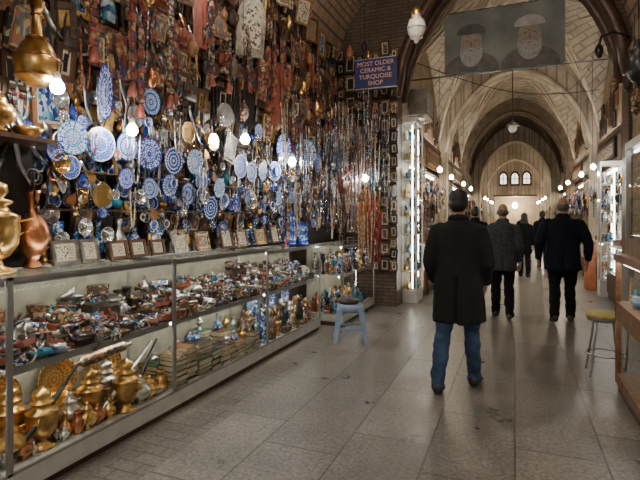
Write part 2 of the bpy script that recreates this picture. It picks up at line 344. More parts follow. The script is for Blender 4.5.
nt.links.new(nn.outputs['Fac'], rr.inputs[0]); nt.links.new(rr.outputs[0], b.inputs['Roughness'])
bp2 = nt.nodes.new('ShaderNodeBump'); bp2.inputs['Strength'].default_value = .2; bp2.inputs['Distance'].default_value = .005
nt.links.new(fine.outputs['Fac'], bp2.inputs['Height'])
old = b.inputs['Normal'].links[0].from_socket; nt.links.new(old, bp2.inputs['Normal']); nt.links.new(bp2.outputs[0], b.inputs['Normal'])
mb = MB(); mb.box((-.5, 17, -.1), (9, 42, .2), fm); mb.obj('floor')

brick_near = brick_mat('brick_vault_near', (.30, .20, .125), (.38, .26, .16), (.13, .10, .075), .22, .06, .008, (0, 0, PI/2), .85, .5)[0]
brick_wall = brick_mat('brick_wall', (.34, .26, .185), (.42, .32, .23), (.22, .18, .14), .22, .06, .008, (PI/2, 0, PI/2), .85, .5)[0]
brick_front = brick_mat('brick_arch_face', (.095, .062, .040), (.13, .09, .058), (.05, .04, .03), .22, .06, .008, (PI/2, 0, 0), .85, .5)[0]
vault_m = brick_mat('vault_plaster_brick', (.62, .54, .43), (.50, .43, .335), (.34, .285, .22), .42, .16, .016, (0, 0, PI/4), .8, .5, .8, .55)[0]
vault_shade = brick_mat('vault_shade_brick', (.09, .062, .045), (.12, .088, .06), (.06, .048, .04), .26, .07, .008, (0, 0, PI/4), .8, .3, .9, .4)[0]  # vault brick with the shade of the unlit bay put into its colour
rib_m = simple('rib_plaster', (.62, .54, .43), .7, 0, .3, 3)
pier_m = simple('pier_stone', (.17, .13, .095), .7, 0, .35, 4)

mb = MB(); mb.bar((-3.15, -3, 0), (-2.95, 8, 4.3), M['peg']); mb.obj('wall_left_near')
mb = MB(); mb.bar((1.55, -3, 0), (1.75, 8, 4.3), brick_wall); mb.obj('wall_right_near')
def hp(u, sp_, rise): u = min(1, abs(u)); return sp_+rise*(1-u**1.75)**.6
mb = MB(); n = 24; cx, hw = -.7, 2.25; v = []; f = []
ys = [-3+11*i/20 for i in range(21)]
for y in ys:
    for i in range(n+1):
        u = -1+2*i/n; v.append((cx+hw*u, y, hp(u, 4.2, 1.9)))
for j in range(20):
    for i in range(n): a = j*(n+1)+i; f.append((a, a+1, a+n+2, a+n+1))
mb.add(v, f, brick_near, None, None, True); mb.obj('ceiling_near_vault')

def arch(name, y0, th, xl, xr, spring, rise, top, xL, xRr, fmt, smt, base=0, mr=.06):
    mb = MB(); c, h = (xl+xr)/2, (xr-xl)/2; n = 32
    pts = [(xl, base)]+[(c+h*(-1+2*i/n), hp(-1+2*i/n, spring, rise)) for i in range(n+1)]+[(xr, base)]
    for side in (0, 1):
        y = y0+th*side; v = []
        for p in pts: v.append((p[0], y, p[1]))
        for p in pts: v.append((p[0], y, top))
        k = len(pts)
        mb.add(v, [(i, i+1, k+i+1, k+i) for i in range(1, k-2)], fmt)
    v = [(p[0], y0, p[1]) for p in pts]+[(p[0], y0+th, p[1]) for p in pts]; k = len(pts)
    mb.add(v, [(i, i+1, k+i+1, k+i) for i in range(k-1)], smt, None, None, False)
    mb.bar((xL, y0, base), (xl-.001, y0+th, top), fmt); mb.bar((xr+.001, y0, base), (xRr, y0+th, top), fmt)
    for dy in (-.03, th+.03):
        path = [(p[0]*1.0, y0+dy, p[1]) for p in pts[1:-1]]
        mb.tube(path, [mr]*len(path), 6, smt)
    return mb.obj(name)
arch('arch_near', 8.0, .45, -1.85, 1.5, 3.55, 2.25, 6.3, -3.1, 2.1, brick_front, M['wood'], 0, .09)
AY = [13.5, 19, 24.5, 30]
for i, y in enumerate(AY):
    hw_ = (1.74, 1.70, 1.55, 1.5)[i]
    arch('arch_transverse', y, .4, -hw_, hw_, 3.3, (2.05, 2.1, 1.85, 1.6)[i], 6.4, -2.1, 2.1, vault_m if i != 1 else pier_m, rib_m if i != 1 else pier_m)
def bay(y0, y1, mat, rmat):
    mb = MB(); nx, ny = 40, 40; yc, hh = (y0+y1)/2, (y1-y0)/2; v = []; f = []
    def S(x, y):
        a = hp(x/1.95, 3.4, 2.5); c = hp((y-yc)/hh, 3.4, 2.15)
        q = max(0, 1-((x/1.95)**2+((y-yc)/hh)**2))
        return max(a, c)+.35*q
    for j in range(ny+1):
        for i in range(nx+1):
            x = -1.95+3.9*i/nx; y = y0+(y1-y0)*j/ny; v.append((x, y, S(x, y)))
    for j in range(ny):
        for i in range(nx): a = j*(nx+1)+i; f.append((a, a+1, a+nx+2, a+nx+1))
    mb.add(v, f, mat, None, None, True)
    def rib(a, c, r=.022):
        path = []
        for t in range(21):
            x = a[0]+(c[0]-a[0])*t/20; y = a[1]+(c[1]-a[1])*t/20
            path.append((x*1.95*.99, yc+y*hh*.99, S(x*1.95*.99, yc+y*hh*.99)-.01))
        mb.tube(path, r, 5, rmat)
    rib((-1, -1), (1, 1), .035); rib((-1, 1), (1, -1), .035)
    for s1 in (-1, 1):
        for s2 in (-1, 1):
            rib((s1, s2), (0, -s2*.35)); rib((s1, s2), (-s1*.35, 0)); rib((s1, 0), (0, s2*.5))
    mb.tube([(.55*math.cos(2*PI*i/16), yc+.55*math.sin(2*PI*i/16), S(.55*math.cos(2*PI*i/16), yc+.55*math.sin(2*PI*i/16))-.01) for i in range(17)], .04, 5, rmat, None, False)
    mb.obj('ceiling_bay')
ed = [8.45]+AY+[36]
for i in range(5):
    bay(ed[i], ed[i+1], vault_shade if i == 2 else vault_m, rib_m if i != 2 else pier_m)  # third bay: shade painted in through darker vault and rib materials

for sd, nm in ((-1, 'left'), (1, 'right')):
    mb = MB()
    mb.bar((sd*1.95, 8.45, 2.65), (sd*2.15, 36, 6.3), brick_wall)
    mb.bar((sd*1.95, 8.45, 2.6), (sd*2.7, 36, 2.72), M['wood'])
    mb.bar((sd*2.6, 8.45, 0), (sd*2.75, 36, 2.65), M['cream'])
    for i in range(5):
        m_ = (ed[i]+ed[i+1])/2
        mb.bar((sd*1.9, m_-.15, 0), (sd*2.62, m_+.15, 3.3), pier_m)
    mb.obj('wall_'+nm)
mb = MB()
mb.bar((-2.2, 36, 3.0), (2.2, 36.3, 6.3), vault_m); mb.bar((-2.2, 36, 0), (-1.3, 36.3, 3), vault_m); mb.bar((1.3, 36, 0), (2.2, 36.3, 3), vault_m)
wl = emit('daylit_window', (1, .95, .85), 2.6)
for x in (-.75, 0, .75):
    mb.poly_ext(arch_pts(.62, 1.05), .03, M['wood'], WB(x, 4.25, 36)); mb.poly_ext(arch_pts(.40, .74), .05, wl, WB(x, 4.25, 36)); mb.bar((x-.025, 35.93, 3.9), (x+.025, 35.95, 4.6), M['wood']); mb.bar((x-.2, 35.93, 4.2), (x+.2, 35.95, 4.25), M['wood'])
mb.bar((-1.4, 35.9, 3.0), (1.4, 36, 3.1), M['wood'])
mb.obj('wall_end')
mb = MB(); mb.bar((-2.7, 38.5, -.1), (2.7, 38.7, 3.2), brick_wall); mb.bar((-2.7, 36.3, 3.0), (2.7, 38.7, 3.2), brick_wall)
mb.bar((-2.7, 36.3, 0), (-2.6, 38.6, 3), brick_wall); mb.bar((2.6, 36.3, 0), (2.7, 38.6, 3), brick_wall); mb.obj('wall_end_passage')

# ------------------------------------------------------------------ lamps
def bulb(name, loc, r, mat, cord):
    mb = MB()
    mb.lathe([(.001, -r), (r*.5, -r*.86), (r*.86, -r*.5), (r, 0), (r*.8, r*.6), (r*.45, r*1.1)], 12, mat, T(loc))
    mb.lathe([(r*.45, r*1.05), (r*.5, r*1.2), (r*.5, r*2), (.2*r, r*2.3), (.001, r*2.3)], 10, M['white'], T(loc))
    mb.tube([(loc[0], loc[1], loc[2]+r*2.2), (loc[0]-.02, loc[1], loc[2]+r*2.2+(cord-loc[2])*.5), (loc[0], loc[1], cord)], .004, 4, M['black'])
    mb.obj(name)
bulb('fill_bulb', (-2.5, 2.04, 2.27), .040, M['bulb'], 5.0)
bulb('fill_bulb', (-2.55, 2.69, 2.13), .040, M['bulb'], 5.0)
bulb('fill_bulb', (-2.55, 4.25, 2.30), .048, M['bulb'], 5.0)
bulb('fill_bulb', (-2.55, 5.37, 2.19), .050, M['bulb'], 5.0)
bulb('fill_bulb', (-2.1, 7.0, 2.10), .048, M['bulb'], 5.2)
bulb('fill_bulb', (-2.55, 3.5, 3.75), .045, M['bulb'], 5.0)
bulb('fill_bulb', (1.25, 3.0, 2.6), .05, M['bulbdim'], 4.9)
bulb('fill_bulb', (-.3, -.6, 3.3), .09, M['bulbfill'], 6.0)  # large bulbs: unseen fill added overhead to brighten the near bay
bulb('fill_bulb', (-.3, 2.4, 4.1), .085, M['bulbfill'], 6.0)
bulb('fill_bulb', (-.9, 4.9, 4.6), .08, M['bulbfill'], 6.0)
bulb('fill_bulb', (1.35, 10.2, 2.45), .045, M['bulb'], 4.6)
bulb('fill_bulb', (1.35, 11.9, 2.45), .045, M['bulb'], 4.6)
bulb('fill_bulb', (-1.45, 10.2, 2.5), .05, M['bulbw'], 4.6)
bulb('fill_bulb', (-1.45, 12.2, 2.5), .05, M['bulbw'], 4.6)
for y in (15, 17.5, 26, 28.5, 32, 34.5):
    for sd in (-1, 1):
        bulb('fill_bulb', (sd*1.4, y+.3*sd, 2.5), .05, M['bulbw'], 4.5)
bulb('fill_bulb', (0, 37.4, 2.4), .18, M['bulbw'], 3.0)
mb = MB()
mb.lathe([(.001, -.24), (.02, -.235), (.03, -.2), (.07, -.17), (.105, -.09), (.11, -.02), (.09, .05), (.05, .09), (.06, .11), (.055, .15), (.001, .16)], 16, M['lampglass'], None, False, .06, 8)
mb.lathe([(.06, .1), (.065, .15), (.04, .19), (.012, .22), (.001, .22)], 12, M['brass']); mb.tube([(0, 0, .2), (0, 0, 2.0)], .005, 5, M['black'])
for z, r_ in ((-.17, .073), (-.06, .112), (.05, .092)): p_ring(mb, T((0, 0, z)), r_, .006, M['brass'], 16)
mb.obj('hanging_glass_lantern', T((-1.14, 6.0, 3.92)))
mb = MB()
mb.lathe([(.001, -.12), (.05, -.11), (.09, -.06), (.10, 0), (.07, .06), (.03, .1), (.001, .1)], 12, M['lampglass'])
mb.lathe([(.16, .03), (.12, .08), (.03, .13), (.02, .18), (.001, .18)], 12, M['steel']); mb.tube([(0, 0, .15), (0, 0, 2.4)], .012, 5, M['black'])
mb.obj('pendant_lamp', T((-.05, 12, 3.6)))
# unseen fill tubes added over the shop signboards to brighten the vaults
for i in range(5):
    if i == 2: continue
    for sd in (-1, 1):
        mb = MB(); y0, y1 = ed[i]+1.0, ed[i+1]-.3
        mb.bar((sd*1.875, y0, 3.20), (sd*1.90, y1, 3.23), M['vaultfill']); mb.bar((sd*1.845, y0, 3.17), (sd*1.948, y1, 3.19), M['wood']); mb.bar((sd*1.845, y0, 3.19), (sd*1.855, y1, 3.27), M['wood']); mb.obj('vault_fill_light')

# ------------------------------------------------------------------ glass counters
def counter(y0, y1, zt, xf=-2.42, xb=-2.9, zs=.70):
    mb = MB(); F = M['frame']; g = M['glass']; t = .016
    mb.bar((xb, y0, 0), (xf-.03, y1, .06), M['wood']); mb.bar((xb, y0, .05), (xf, y1, .155), M['whitemetal'])
    mb.bar((xb, y0+.005, .155), (xb+.015, y1-.005, zt-.02), M['caseback'])
    for x in (xf, xb+t):
        for y in (y0, y1-t): mb.bar((x-t, y, .155), (x, y+t, zt), F)
        mb.bar((x-t, y0, zt-t), (x, y1, zt), F)
    mb.bar((xf-t, y0, .155), (xf, y1, .17), F)
    for y in (y0, y1-t): mb.bar((xb, y, zt-t), (xf, y+t, zt), F)
    mb.bar((xf-.010, y0+t, .17), (xf-.004, y1-t, zt-t), g)
    mb.bar((xb+t, y0+t, zt-.008), (xf-t, y1-t, zt-.001), g)
    mb.bar((xb+.02, y0+.01, zs-.01), (xf-.05, y1-.01, zs), M['whitemetal'])
    mb.bar((xf-.022, y0+.02, zt-.044), (xf-.018, y1-.02, zt-.016), F); mb.bar((xf-.046, y0+.03, zt-.040), (xf-.028, y1-.03, zt-.022), M['led'])
    mb.bar((xf-.052, y0+.02, zs-.040), (xf-.047, y1-.02, zs+.004), F); mb.bar((xf-.078, y0+.03, zs-.032), (xf-.060, y1-.03, zs-.014), M['led'])
    mb.obj('glass_display_counter')
counter(.4, 1.7, 1.19); counter(1.7, 3.0, 1.19); counter(3.0, 4.5, 1.18); counter(4.5, 5.98, 1.15)
counter(6.25, 7.85, 1.12, -2.2, -2.75)
mb = MB()
for i in range(1350):
    y = R.uniform(.5, 5.9); x = R.uniform(-2.86, -2.50); back = (-2.5-x)/.36
    z = .702+R.uniform(.25, 1)*.26*back if R.random() < .7 else .702; k = R.random(); X = T((x, y, z)) @ RZ(R.uniform(0, 6))
    mm = R.choice([M['jewel'], M['jewel'], M['silver'], M['blueware'], M['khatam'], M['black'], M['silver'], M['turq'], M['silver'], M['khatam2'], M['wood'], M['cream'], M['silver']])
    if k < .2: p_ring(mb, X @ RX(R.uniform(0, 1.2)) @ T((0, 0, .03)), R.uniform(.03, .05), .007, mm, 12)
    elif k < .42: mb.box((0, 0, .02), (R.uniform(.08, .18), R.uniform(.06, .14), .035), R.choice([M['jewel'], M['black'], M['khatam'], M['leather_red']]), X @ RX(.3)); mb.box((0, 0, .042), (.05, .04, .012), mm, X @ RX(.3))
    elif k < .62: p_bowl(mb, X @ RX(R.uniform(0, .9)), R.uniform(.04, .085), mm)
    elif k < .76: p_vase(mb, X, R.uniform(.06, .15), R.uniform(.05, .09), mm, None, 9)
    elif k < .88: p_box(mb, X, R.uniform(.07, .14), R.uniform(.05, .1), R.uniform(.04, .08), R.choice([M['khatam'], M['khatam2'], M['leather']]))
    else: mb.tube([(-.09, 0, .02), (0, .01, .03), (.09, 0, .02)], [(.008, .004), (.006, .004), (.02, .006)], 6, mm, X)
mb.obj('jewellery_pile')
mb = MB(); used = []
def try_pos(y0, y1, rad, x0=-2.8, x1=-2.52):
    for _ in range(40):
        y = R.uniform(y0, y1); x = R.uniform(x0, x1)
        if all((y-a)**2+(x-b_)**2 > (rad+c)**2*.5 for a, b_, c in used): used.append((y, x, rad)); return x, y
    return None
for i in range(190):
    h = R.uniform(.2, .40) if i < 24 else R.uniform(.06, .17); p = try_pos(.5, 3.0, h*.28)
    if not p: continue
    X = T((p[0], p[1], .157)) @ RZ(R.uniform(-2.4, -.6)); mm = R.choice([M['brass'], M['brass'], M['copper'], M['brass'], M['silver'], M['silver']])
    k = R.random()
    if h > .3: p_samovar(mb, X, h, mm, 16)
    elif k < .5: p_pot(mb, X, h, mm)
    elif k < .8: p_vase(mb, X, h, h*.6, mm)
    else: p_bowl(mb, X, h*.35, mm)
mb.tube([(-2.5, 2.15, .60), (-2.5, 2.2, .60), (-2.5, 2.22, .60), (-2.5, 2.55, .62), (-2.5, 2.57, .62), (-2.5, 2.62, .62)], [.012, .014, .035, .035, .014, .012], 10, M['khatam'])
for y, L in ((1.75, .5), (2.3, .62), (2.6, .38)): mb.tube([(-2.52, y, .17), (-2.55, y+L*.5, .36), (-2.58, y+L, .56)], [.012, .018, .008], 8, M['silver'] if L > .55 else M['black'])
for y in (1.9, 2.3, 2.7): p_plate(mb, WL(y, .42, -2.86, 0, -.1), .15, PLG, 0, 20)
mb.obj('brass_ware')
mb = MB()
y = 3.06
while y < 4.4:
    w = R.uniform(.13, .2)
    for x in (-2.55, -2.75):
        z = .157; top = R.uniform(.24, .44)
        while z < top:
            h = R.uniform(.02, .05); p_book(mb, T((x+R.uniform(-.02, .02), y+w/2, z)) @ RZ(R.uniform(-.15, .15)), .17, w*.92, h, R.choice([M['khatam'], M['leather'], M['green'], M['khatam2'], M['wood2'], M['black']])); z += h
        if R.random() < .8: p_vase(mb, T((x, y+w/2, z)), R.uniform(.08, .16), .08, R.choice([M['blueware'], M['silver'], M['brass']]))
    y += w
mb.obj('boxes_and_books')
mb = MB()
for i in range(190):
    p = (R.uniform(-2.82, -2.5), R.uniform(4.55, 5.92)); X = T((p[0], p[1], .157)) @ RZ(R.uniform(0, 6))
    k = R.random(); mm = R.choice([M['silver'], M['brass'], M['blueware'], M['jewel'], M['copper'], M['black'], M['wood2']])
    if k < .5: p_figurine(mb, X, R.uniform(.1, .34), mm)
    elif k < .8: p_vase(mb, X, R.uniform(.1, .34), .1, mm, None, 10)
    else: p_box(mb, X, .12, .1, .07, M['khatam'])
for y in (4.85, 5.3, 5.7): p_plate(mb, WL(y, .5, -2.86, 0, -.1), .13, PL[R.randrange(4)], 0, 20)
mb.obj('figurines')
mb = MB()
for i in range(260):
    X = T((R.uniform(-2.7, -2.27), R.uniform(6.3, 7.8), R.choice([.157, .702]))) @ RZ(R.uniform(0, 6)); mm = R.choice([M['silver'], M['jewel'], M['leather_red'], M['turq'], M['blueware'], M['amber'], M['black'], M['brass']])
    R.choice([lambda: p_figurine(mb, X, R.uniform(.08, .3), mm), lambda: p_bowl(mb, X, R.uniform(.04, .08), mm), lambda: p_vase(mb, X, R.uniform(.08, .3), .08, mm, None, 9)])()
mb.obj('small_souvenirs')

mb = MB()
def stand_frame(y, x, w, h, mf, mp): p_frame(mb, WL(y, 1.195+h/2*.97, x, 0, -.22), w, h, mf, mp, .022, .02); mb.box((x-.09, y, 1.19+h*.3), (.01, .04, h*.6), M['wood'])
for (y, w, h, mf, mp) in [(2.27, .2, .16, M['silver'], M['pic2']), (2.46, .15, .16, M['silver'], M['pic2']), (2.72, .17, .14, M['wood'], M['pic2']), (2.92, .17, .14, M['wood'], M['pic2']), (3.14, .16, .13, M['wood'], M['pic2']),
                          (3.42, .18, .16, M['silver'], M['pic2']), (3.75, .2, .18, M['khatam'], M['pic1']), (4.15, .2, .2, M['wood'], M['pic2']), (4.45, .2, .18, M['khatam'], M['pic2']), (4.85, .2, .18, M['gold'], M['pic1']), (5.2, .2, .22, M['wood'], M['pic2'])]:
    stand_frame(y, -2.72, w, h, mf, mp)
mb.obj('tabletop_picture_frames')
mb = MB(); p_samovar(mb, T((-2.68, 1.78, 1.19)) @ RZ(-.4), .54, M['brass'], 24); mb.obj('brass_samovar')
mb = MB(); p_vase(mb, T((-2.76, 2.08, 1.19)), .48, .20, M['copper'], 0, 20); mb.obj('copper_vase')
mb = MB(); p_vase(mb, T((-2.58, 1.50, 1.19)), .35, .2, M['brass'], 1, 20); mb.obj('brass_vase')
mb = MB(); p_vase(mb, T((-2.62, 2.0, 2.28)), .5, .25, M['brass'], 3, 24); mb.tube([(-2.62, 2.0, 2.75), (-2.62, 2.0, 4.9)], .005, 5, M['black'])
for z_, r_ in ((2.33, .112), (2.44, .126), (2.56, .055), (2.70, .03)): p_ring(mb, T((-2.62, 2.0, z_)), r_, .006, M['copper'], 24)
mb.obj('hanging_brass_vase')
mb = MB(); p_pot(mb, T((-2.7, 1.82, 1.99)) @ RZ(-1.2), .24, M['brass']); p_bowl(mb, T((-2.72, 2.02, 1.98)), .09, M['brass']); mb.bar((-2.95, 1.5, 1.95), (-2.6, 2.12, 1.975), M['wood']); mb.obj('shelf_brass_pots')
mb = MB()
for i in range(7):
    for (x, y) in ((-2.7, 5.62), (-2.6, 5.78)):
        if i > 4 and x > -2.65: continue
        mb.lathe([(.001, 0), (.075, 0), (.08, .012), (.08, .048), (.075, .06), (.001, .06)], 16, M['blueware'] if i % 2 else M['cobalt'], T((x, y, 1.152+i*.061)))
mb.obj('blue_tins')
mb = MB()
for i in range(46):
    y = R.uniform(2.2, 5.8); X = T((R.uniform(-2.88, -2.80), y, 1.195)) @ RZ(R.uniform(0, 6)); mm = R.choice([M['blueware'], M['brass'], M['silver'], M['blueware'], M['copper']])
    p_vase(mb, X, R.uniform(.1, .3), R.uniform(.07, .13), mm)
mb.obj('small_vases')

# ------------------------------------------------------------------ goods wall
frames = MB(); mir = MB()
for layer in (0, 1):
    y = 1.35
    while y < 7.75:
        w = R.uniform(.15, .30); z = (1.35 if y > 2.2 else 2.1) if layer == 0 else R.uniform(2.35, 2.6)
        while z < 4.3:
            h = w*R.uniform(1.1, 1.7); yy = y+w/2
            mf = R.choice([M['wood'], M['wood'], M['wood'], M['khatam'], M['khatam2'], M['black'], M['black'], M['wood2'], M['gold']]); mp = R.choice([M['pic1'], M['pic1'], M['pic2'], M['pic3'], M['khatam2'], M['khatam'], M['mirror'], M['black']])
            if layer == 0 or R.random() < .60:
                X = WL(yy+R.uniform(-.03, .03), z+h/2, (-2.94+R.uniform(0, .04)) if layer == 0 else -2.86+R.uniform(0, .12), R.uniform(-.09, .09), R.uniform(0, .2), 0 if layer == 0 else R.uniform(-.7, .1))
                if R.random() < .72: p_frame(frames, X, w*.95, h*.96, mf, mp, R.uniform(.025, .045))
                else: p_mirror(mir, X, w*.95, h*.98, mf, mp)
            z += h+(R.uniform(-.03, .04) if layer == 0 else R.uniform(0, .2))
        y += w+(R.uniform(-.02, .02) if layer == 0 else R.uniform(.05, .2))
x = -2.9
while x < -1.88:
    w = R.uniform(.12, .22); z = .6
    while z < 4.3:
        h = w*R.uniform(1.1, 1.6); p_frame(frames, WB(x+w/2, z+h/2, 7.98-R.uniform(0, .05), R.uniform(-.09, .09)), w*.95, h*.96, R.choice([M['wood'], M['khatam'], M['black'], M['wood']]), R.choice([M['wood'], M['khatam'], M['black'], M['khatam2'], M['leather']])); z += h+R.uniform(0, .06)
    x += w
frames.obj('hanging_picture_frames'); mir.obj('hanging_ornate_mirrors')
lan = MB(); str_ = MB(); bags = MB(); dag = MB(); tas = MB(); sml = MB(); tex = MB()
for i in range(26):   # red / brown textiles folded over rails
    y = R.uniform(2.6, 7.6); z = R.uniform(2.9, 4.2); L = R.uniform(.25, .55); w = R.uniform(.12, .22); X = WL(y, z, R.uniform(-2.84, -2.74), 0, 0, R.uniform(-.5, 0)); v = []; n = 8
    for j in range(7):
        for q in range(n+1): v.append((-w/2+w*q/n, -L*j/6, .012*math.sin(q*2.1+i)+.01))
    tex.add(v, [(j*(n+1)+q, j*(n+1)+q+1, (j+1)*(n+1)+q+1, (j+1)*(n+1)+q) for j in range(6) for q in range(n)], M['textile'] if i % 3 else M['leather_red'], X, None, True)
    tex.tube([(-w*.6, 0, .01), (w*.6, 0, .01)], .008, 5, M['wood'], X)
for i in range(46):
    y = R.uniform(1.6, 7.6); z = R.uniform(2.4, 4.1); p_lantern(lan, T((R.uniform(-2.82, -2.62), y, z)), R.uniform(.13, .28), R.choice([M['brass'], M['khatam'], M['wood2'], M['copper'], M['black'], M['khatam2'], M['wood']]))
for i in range(16):
    p_lantern(lan, T((R.uniform(-2.85, -1.9), R.uniform(7.2, 7.8), R.uniform(3.0, 4.2))), R.uniform(.15, .28), R.choice([M['khatam'], M['wood2'], M['black'], M['wood'], M['brass']]))
for i in range(70):
    y = R.uniform(2.0, 7.8); z = R.uniform(1.7, 2.6); p_strand(str_, WL(y, z, R.uniform(-2.86, -2.72)), R.uniform(.2, .4), R.uniform(.05, .12), R.choice([M['beads_mix'], M['silver'], M['silver'], M['black'], M['jewel'], M['cream'], M['amber']]), R.uniform(.007, .012))
for i in range(40):
    y = R.uniform(2.0, 7.8); z = R.uniform(2.6, 4.1); p_strand(str_, WL(y, z, R.uniform(-2.84, -2.72)), R.uniform(.25, .5), R.uniform(.06, .14), R.choice([M['black'], M['wood2'], M['amber'], M['leather_red'], M['wood'], M['jewel']]), R.uniform(.007, .011))
for i in range(160):
    x = R.uniform(-2.8, -1.90); z = R.uniform(1.7, 3.4); p_strand(str_, WB(x, z, R.uniform(6.7, 7.85)), R.uniform(.3, .7), R.uniform(.05, .11), R.choice([M['leather_red'], M['beads_mix'], M['cream'], M['silver'], M['turq'], M['amber'], M['black'], M['jewel'], M['jewel'], M['silver'], M['wood2']]), R.uniform(.008, .013))
for i in range(22):
    x = R.uniform(-2.05, -1.85); z = R.uniform(1.45, 1.9); p_strand(str_, WB(x, z, R.uniform(6.3, 7.2)), R.uniform(.4, .8), R.uniform(.05, .1), R.choice([M['red'], M['cream'], M['leather_red'], M['amber'], M['red']]), .013)
for i in range(50):
    y = R.uniform(5.0, 7.7); z = R.uniform(1.6, 2.9); p_strand(str_, WL(y, z, R.uniform(-2.6, -2.3)), R.uniform(.25, .6), R.uniform(.04, .1), R.choice([M['beads_mix'], M['silver'], M['jewel'], M['cream'], M['black']]), .01)
str_.tube([(-2.92, 7.2, 3.3), (-1.86, 7.2, 3.3)], .01, 6, M['wood']); str_.tube([(-2.4, 5.0, 2.9), (-2.4, 7.8, 2.9)], .008, 6, M['wood'])
for i in range(30):
    y = R.uniform(2.3, 7.4); z = R.uniform(2.3, 3.9); p_bag(bags, WL(y, z, -2.84), R.uniform(.14, .26), R.uniform(.12, .18), R.choice([M['leather'], M['leather'], M['leather_red'], M['khatam2'], M['black']]))
p_bag(bags, WL(6.6, 1.95, -2.35), .3, .22, M['leather_red']); p_bag(bags, WL(6.2, 2.3, -2.4), .26, .2, M['black']); p_bag(bags, WL(6.9, 2.4, -2.3), .26, .2, M['leather'])
for i in range(44):
    y = R.uniform(1.6, 5.0); z = R.uniform(1.7, 3.4); p_dagger(dag, WL(y, z, -2.82, R.uniform(-.5, .5)), R.uniform(.25, .45), R.choice([M['silver'], M['brass'], M['steel'], M['silver']]))
for (y, z, L) in [(2.86, 3.3, .75), (2.95, 3.0, .6), (3.3, 3.5, .95), (3.36, 3.2, .6), (6.0, 3.2, .7), (4.6, 3.7, .7), (5.2, 3.9, .8), (3.9, 3.6, .7), (2.5, 3.2, .5), (6.6, 3.9, .8), (7.1, 3.8, .8), (4.2, 3.4, .5)]:
    p_strap(tas, WL(y, z, -2.72), L, .075, M['khatam2'] if R.random() < .5 else M['textile'])
for i in range(580):
    y = R.uniform(2.1, 7.7); z = R.triangular(1.3, 2.6, 1.7); X = WL(y, z, R.uniform(-2.9, -2.76), R.uniform(-.6, .6)); mm = R.choice([M['silver'], M['jewel'], M['silver'], M['cobalt'], M['brass'], M['brass'], M['khatam'], M['blueware'], M['black'], M['beads_mix'], M['wood2'], M['copper']])
    k = R.random()
    if k < .3: p_plate(sml, X, R.uniform(.03, .07), R.choice([PL[0], PL[1], PLS, PLG, PLS]), 0, 14)
    elif k < .5: p_ring(sml, X, R.uniform(.025, .05), .006, mm, 12)
    elif k < .75: sml.lathe([(.001, -.06), (.02, -.05), (.035, -.02), (.02, .02), (.004, .05), (.001, .06)], 8, mm, X @ RX(-PI/2) @ T((0, .03, 0)))
    else: sml.poly_ext([(-.03, -.04), (.03, -.04), (.04, 0), (0, .06), (-.04, 0)], .012, mm, X)
lan.obj('hanging_lanterns'); str_.obj('hanging_bead_necklaces'); bags.obj('hanging_leather_bags'); dag.obj('hanging_daggers'); tas.obj('hanging_woven_straps'); sml.obj('hanging_trinkets'); tex.obj('hanging_textiles')
mb = MB()
for z in (1.55, 1.82):
    mb.bar((-2.95, 2.2, z), (-2.78, 6.3, z+.012), M['wood'])
    y = 2.25
    while y < 6.2:
        w = R.uniform(.08, .15); k = R.random(); mm = R.choice([M['blueware'], M['blueware'], M['silver'], M['turq'], M['silver'], M['brass']])
        X = T((-2.86, y+w/2, z+.012))
        if k < .5: p_vase(mb, X, R.uniform(.1, .2), w*.9, mm)
        elif k < .7: p_bowl(mb, X, w*.45, mm)
        else: p_plate(mb, WL(y+w/2, z+.012+w*.55, -2.88, 0, -.15), w*.55, R.choice(PL), 0, 16)
        y += w+.01
mb.obj('wall_shelves_with_pottery')
pm = []
for k, m_ in enumerate(PL+[PLS, PLG]):
    mb = MB(); p_plate(mb, None, 1.0, m_, .012 if k % 2 == 0 else 0, 48); pm.append(mb.mesh('ornamental_plate'))
# (y, z, radius, pattern, yaw)   patterns 0-4 painted, 5 silver, 6 brass
plates = [(2.64, 2.41, .20, 0, -.55), (2.37, 2.04, .115, 3, .1), (2.60, 2.03, .125, 1, .1), (2.86, 2.05, .11, 2, 0), (3.10, 2.02, .13, 0, .1), (3.40, 2.00, .125, 4, 0), (3.70, 2.02, .12, 3, 0),
          (3.12, 2.45, .11, 2, 0), (4.2, 2.56, .12, 5, .2), (4.5, 2.06, .13, 1, 0), (4.74, 2.02, .12, 2, 0), (5.55, 2.38, .22, 0, 0), (6.25, 2.42, .2, 3, .5), (4.9, 2.5, .1, 0, 0), (5.0, 2.05, .11, 3, 0), (5.3, 2.08, .12, 1, .2),
          (3.35, 1.78, .10, 0, 0), (3.6, 1.72, .10, 2, 0), (3.95, 1.60, .12, 4, 0), (4.1, 1.80, .10, 3, 0), (3.8, 1.85, .09, 1, 0), (2.35, 1.84, .08, 1, 0), (2.85, 1.80, .08, 0, 0), (3.1, 1.74, .09, 2, 0),
          (4.7, 1.72, .10, 1, 0), (5.4, 1.75, .1, 2, 0), (5.8, 1.8, .1, 1, 0), (5.8, 2.1, .12, 0, 0), (6.3, 2.0, .12, 3, 0), (2.95, 2.3, .09, 5, 0), (3.6, 2.28, .1, 6, 0), (4.0, 2.25, .09, 6, 0), (6.7, 2.3, .12, 2, 0), (2.62, 1.66, .09, 6, 0), (4.4, 1.66, .09, 5, 0)]
for y, z, r, k, yaw in plates:
    place(pm[k], 'ornamental_plate', WL(y, z, -2.76, R.uniform(0, 1), .06, -yaw) @ Matrix.Scale(r, 4))
mb = MB(); p_frame(mb, WL(3.12, 2.45, -2.82), .30, .30, M['wood'], M['wood'], .03); mb.obj('plate_frame')
mb = MB(); p_mirror(mb, WL(4.62, 3.62, -2.70, 0, .15, -.6), .34, .66, M['silver'], M['pic2']); mb.obj('ornate_silver_mirror')
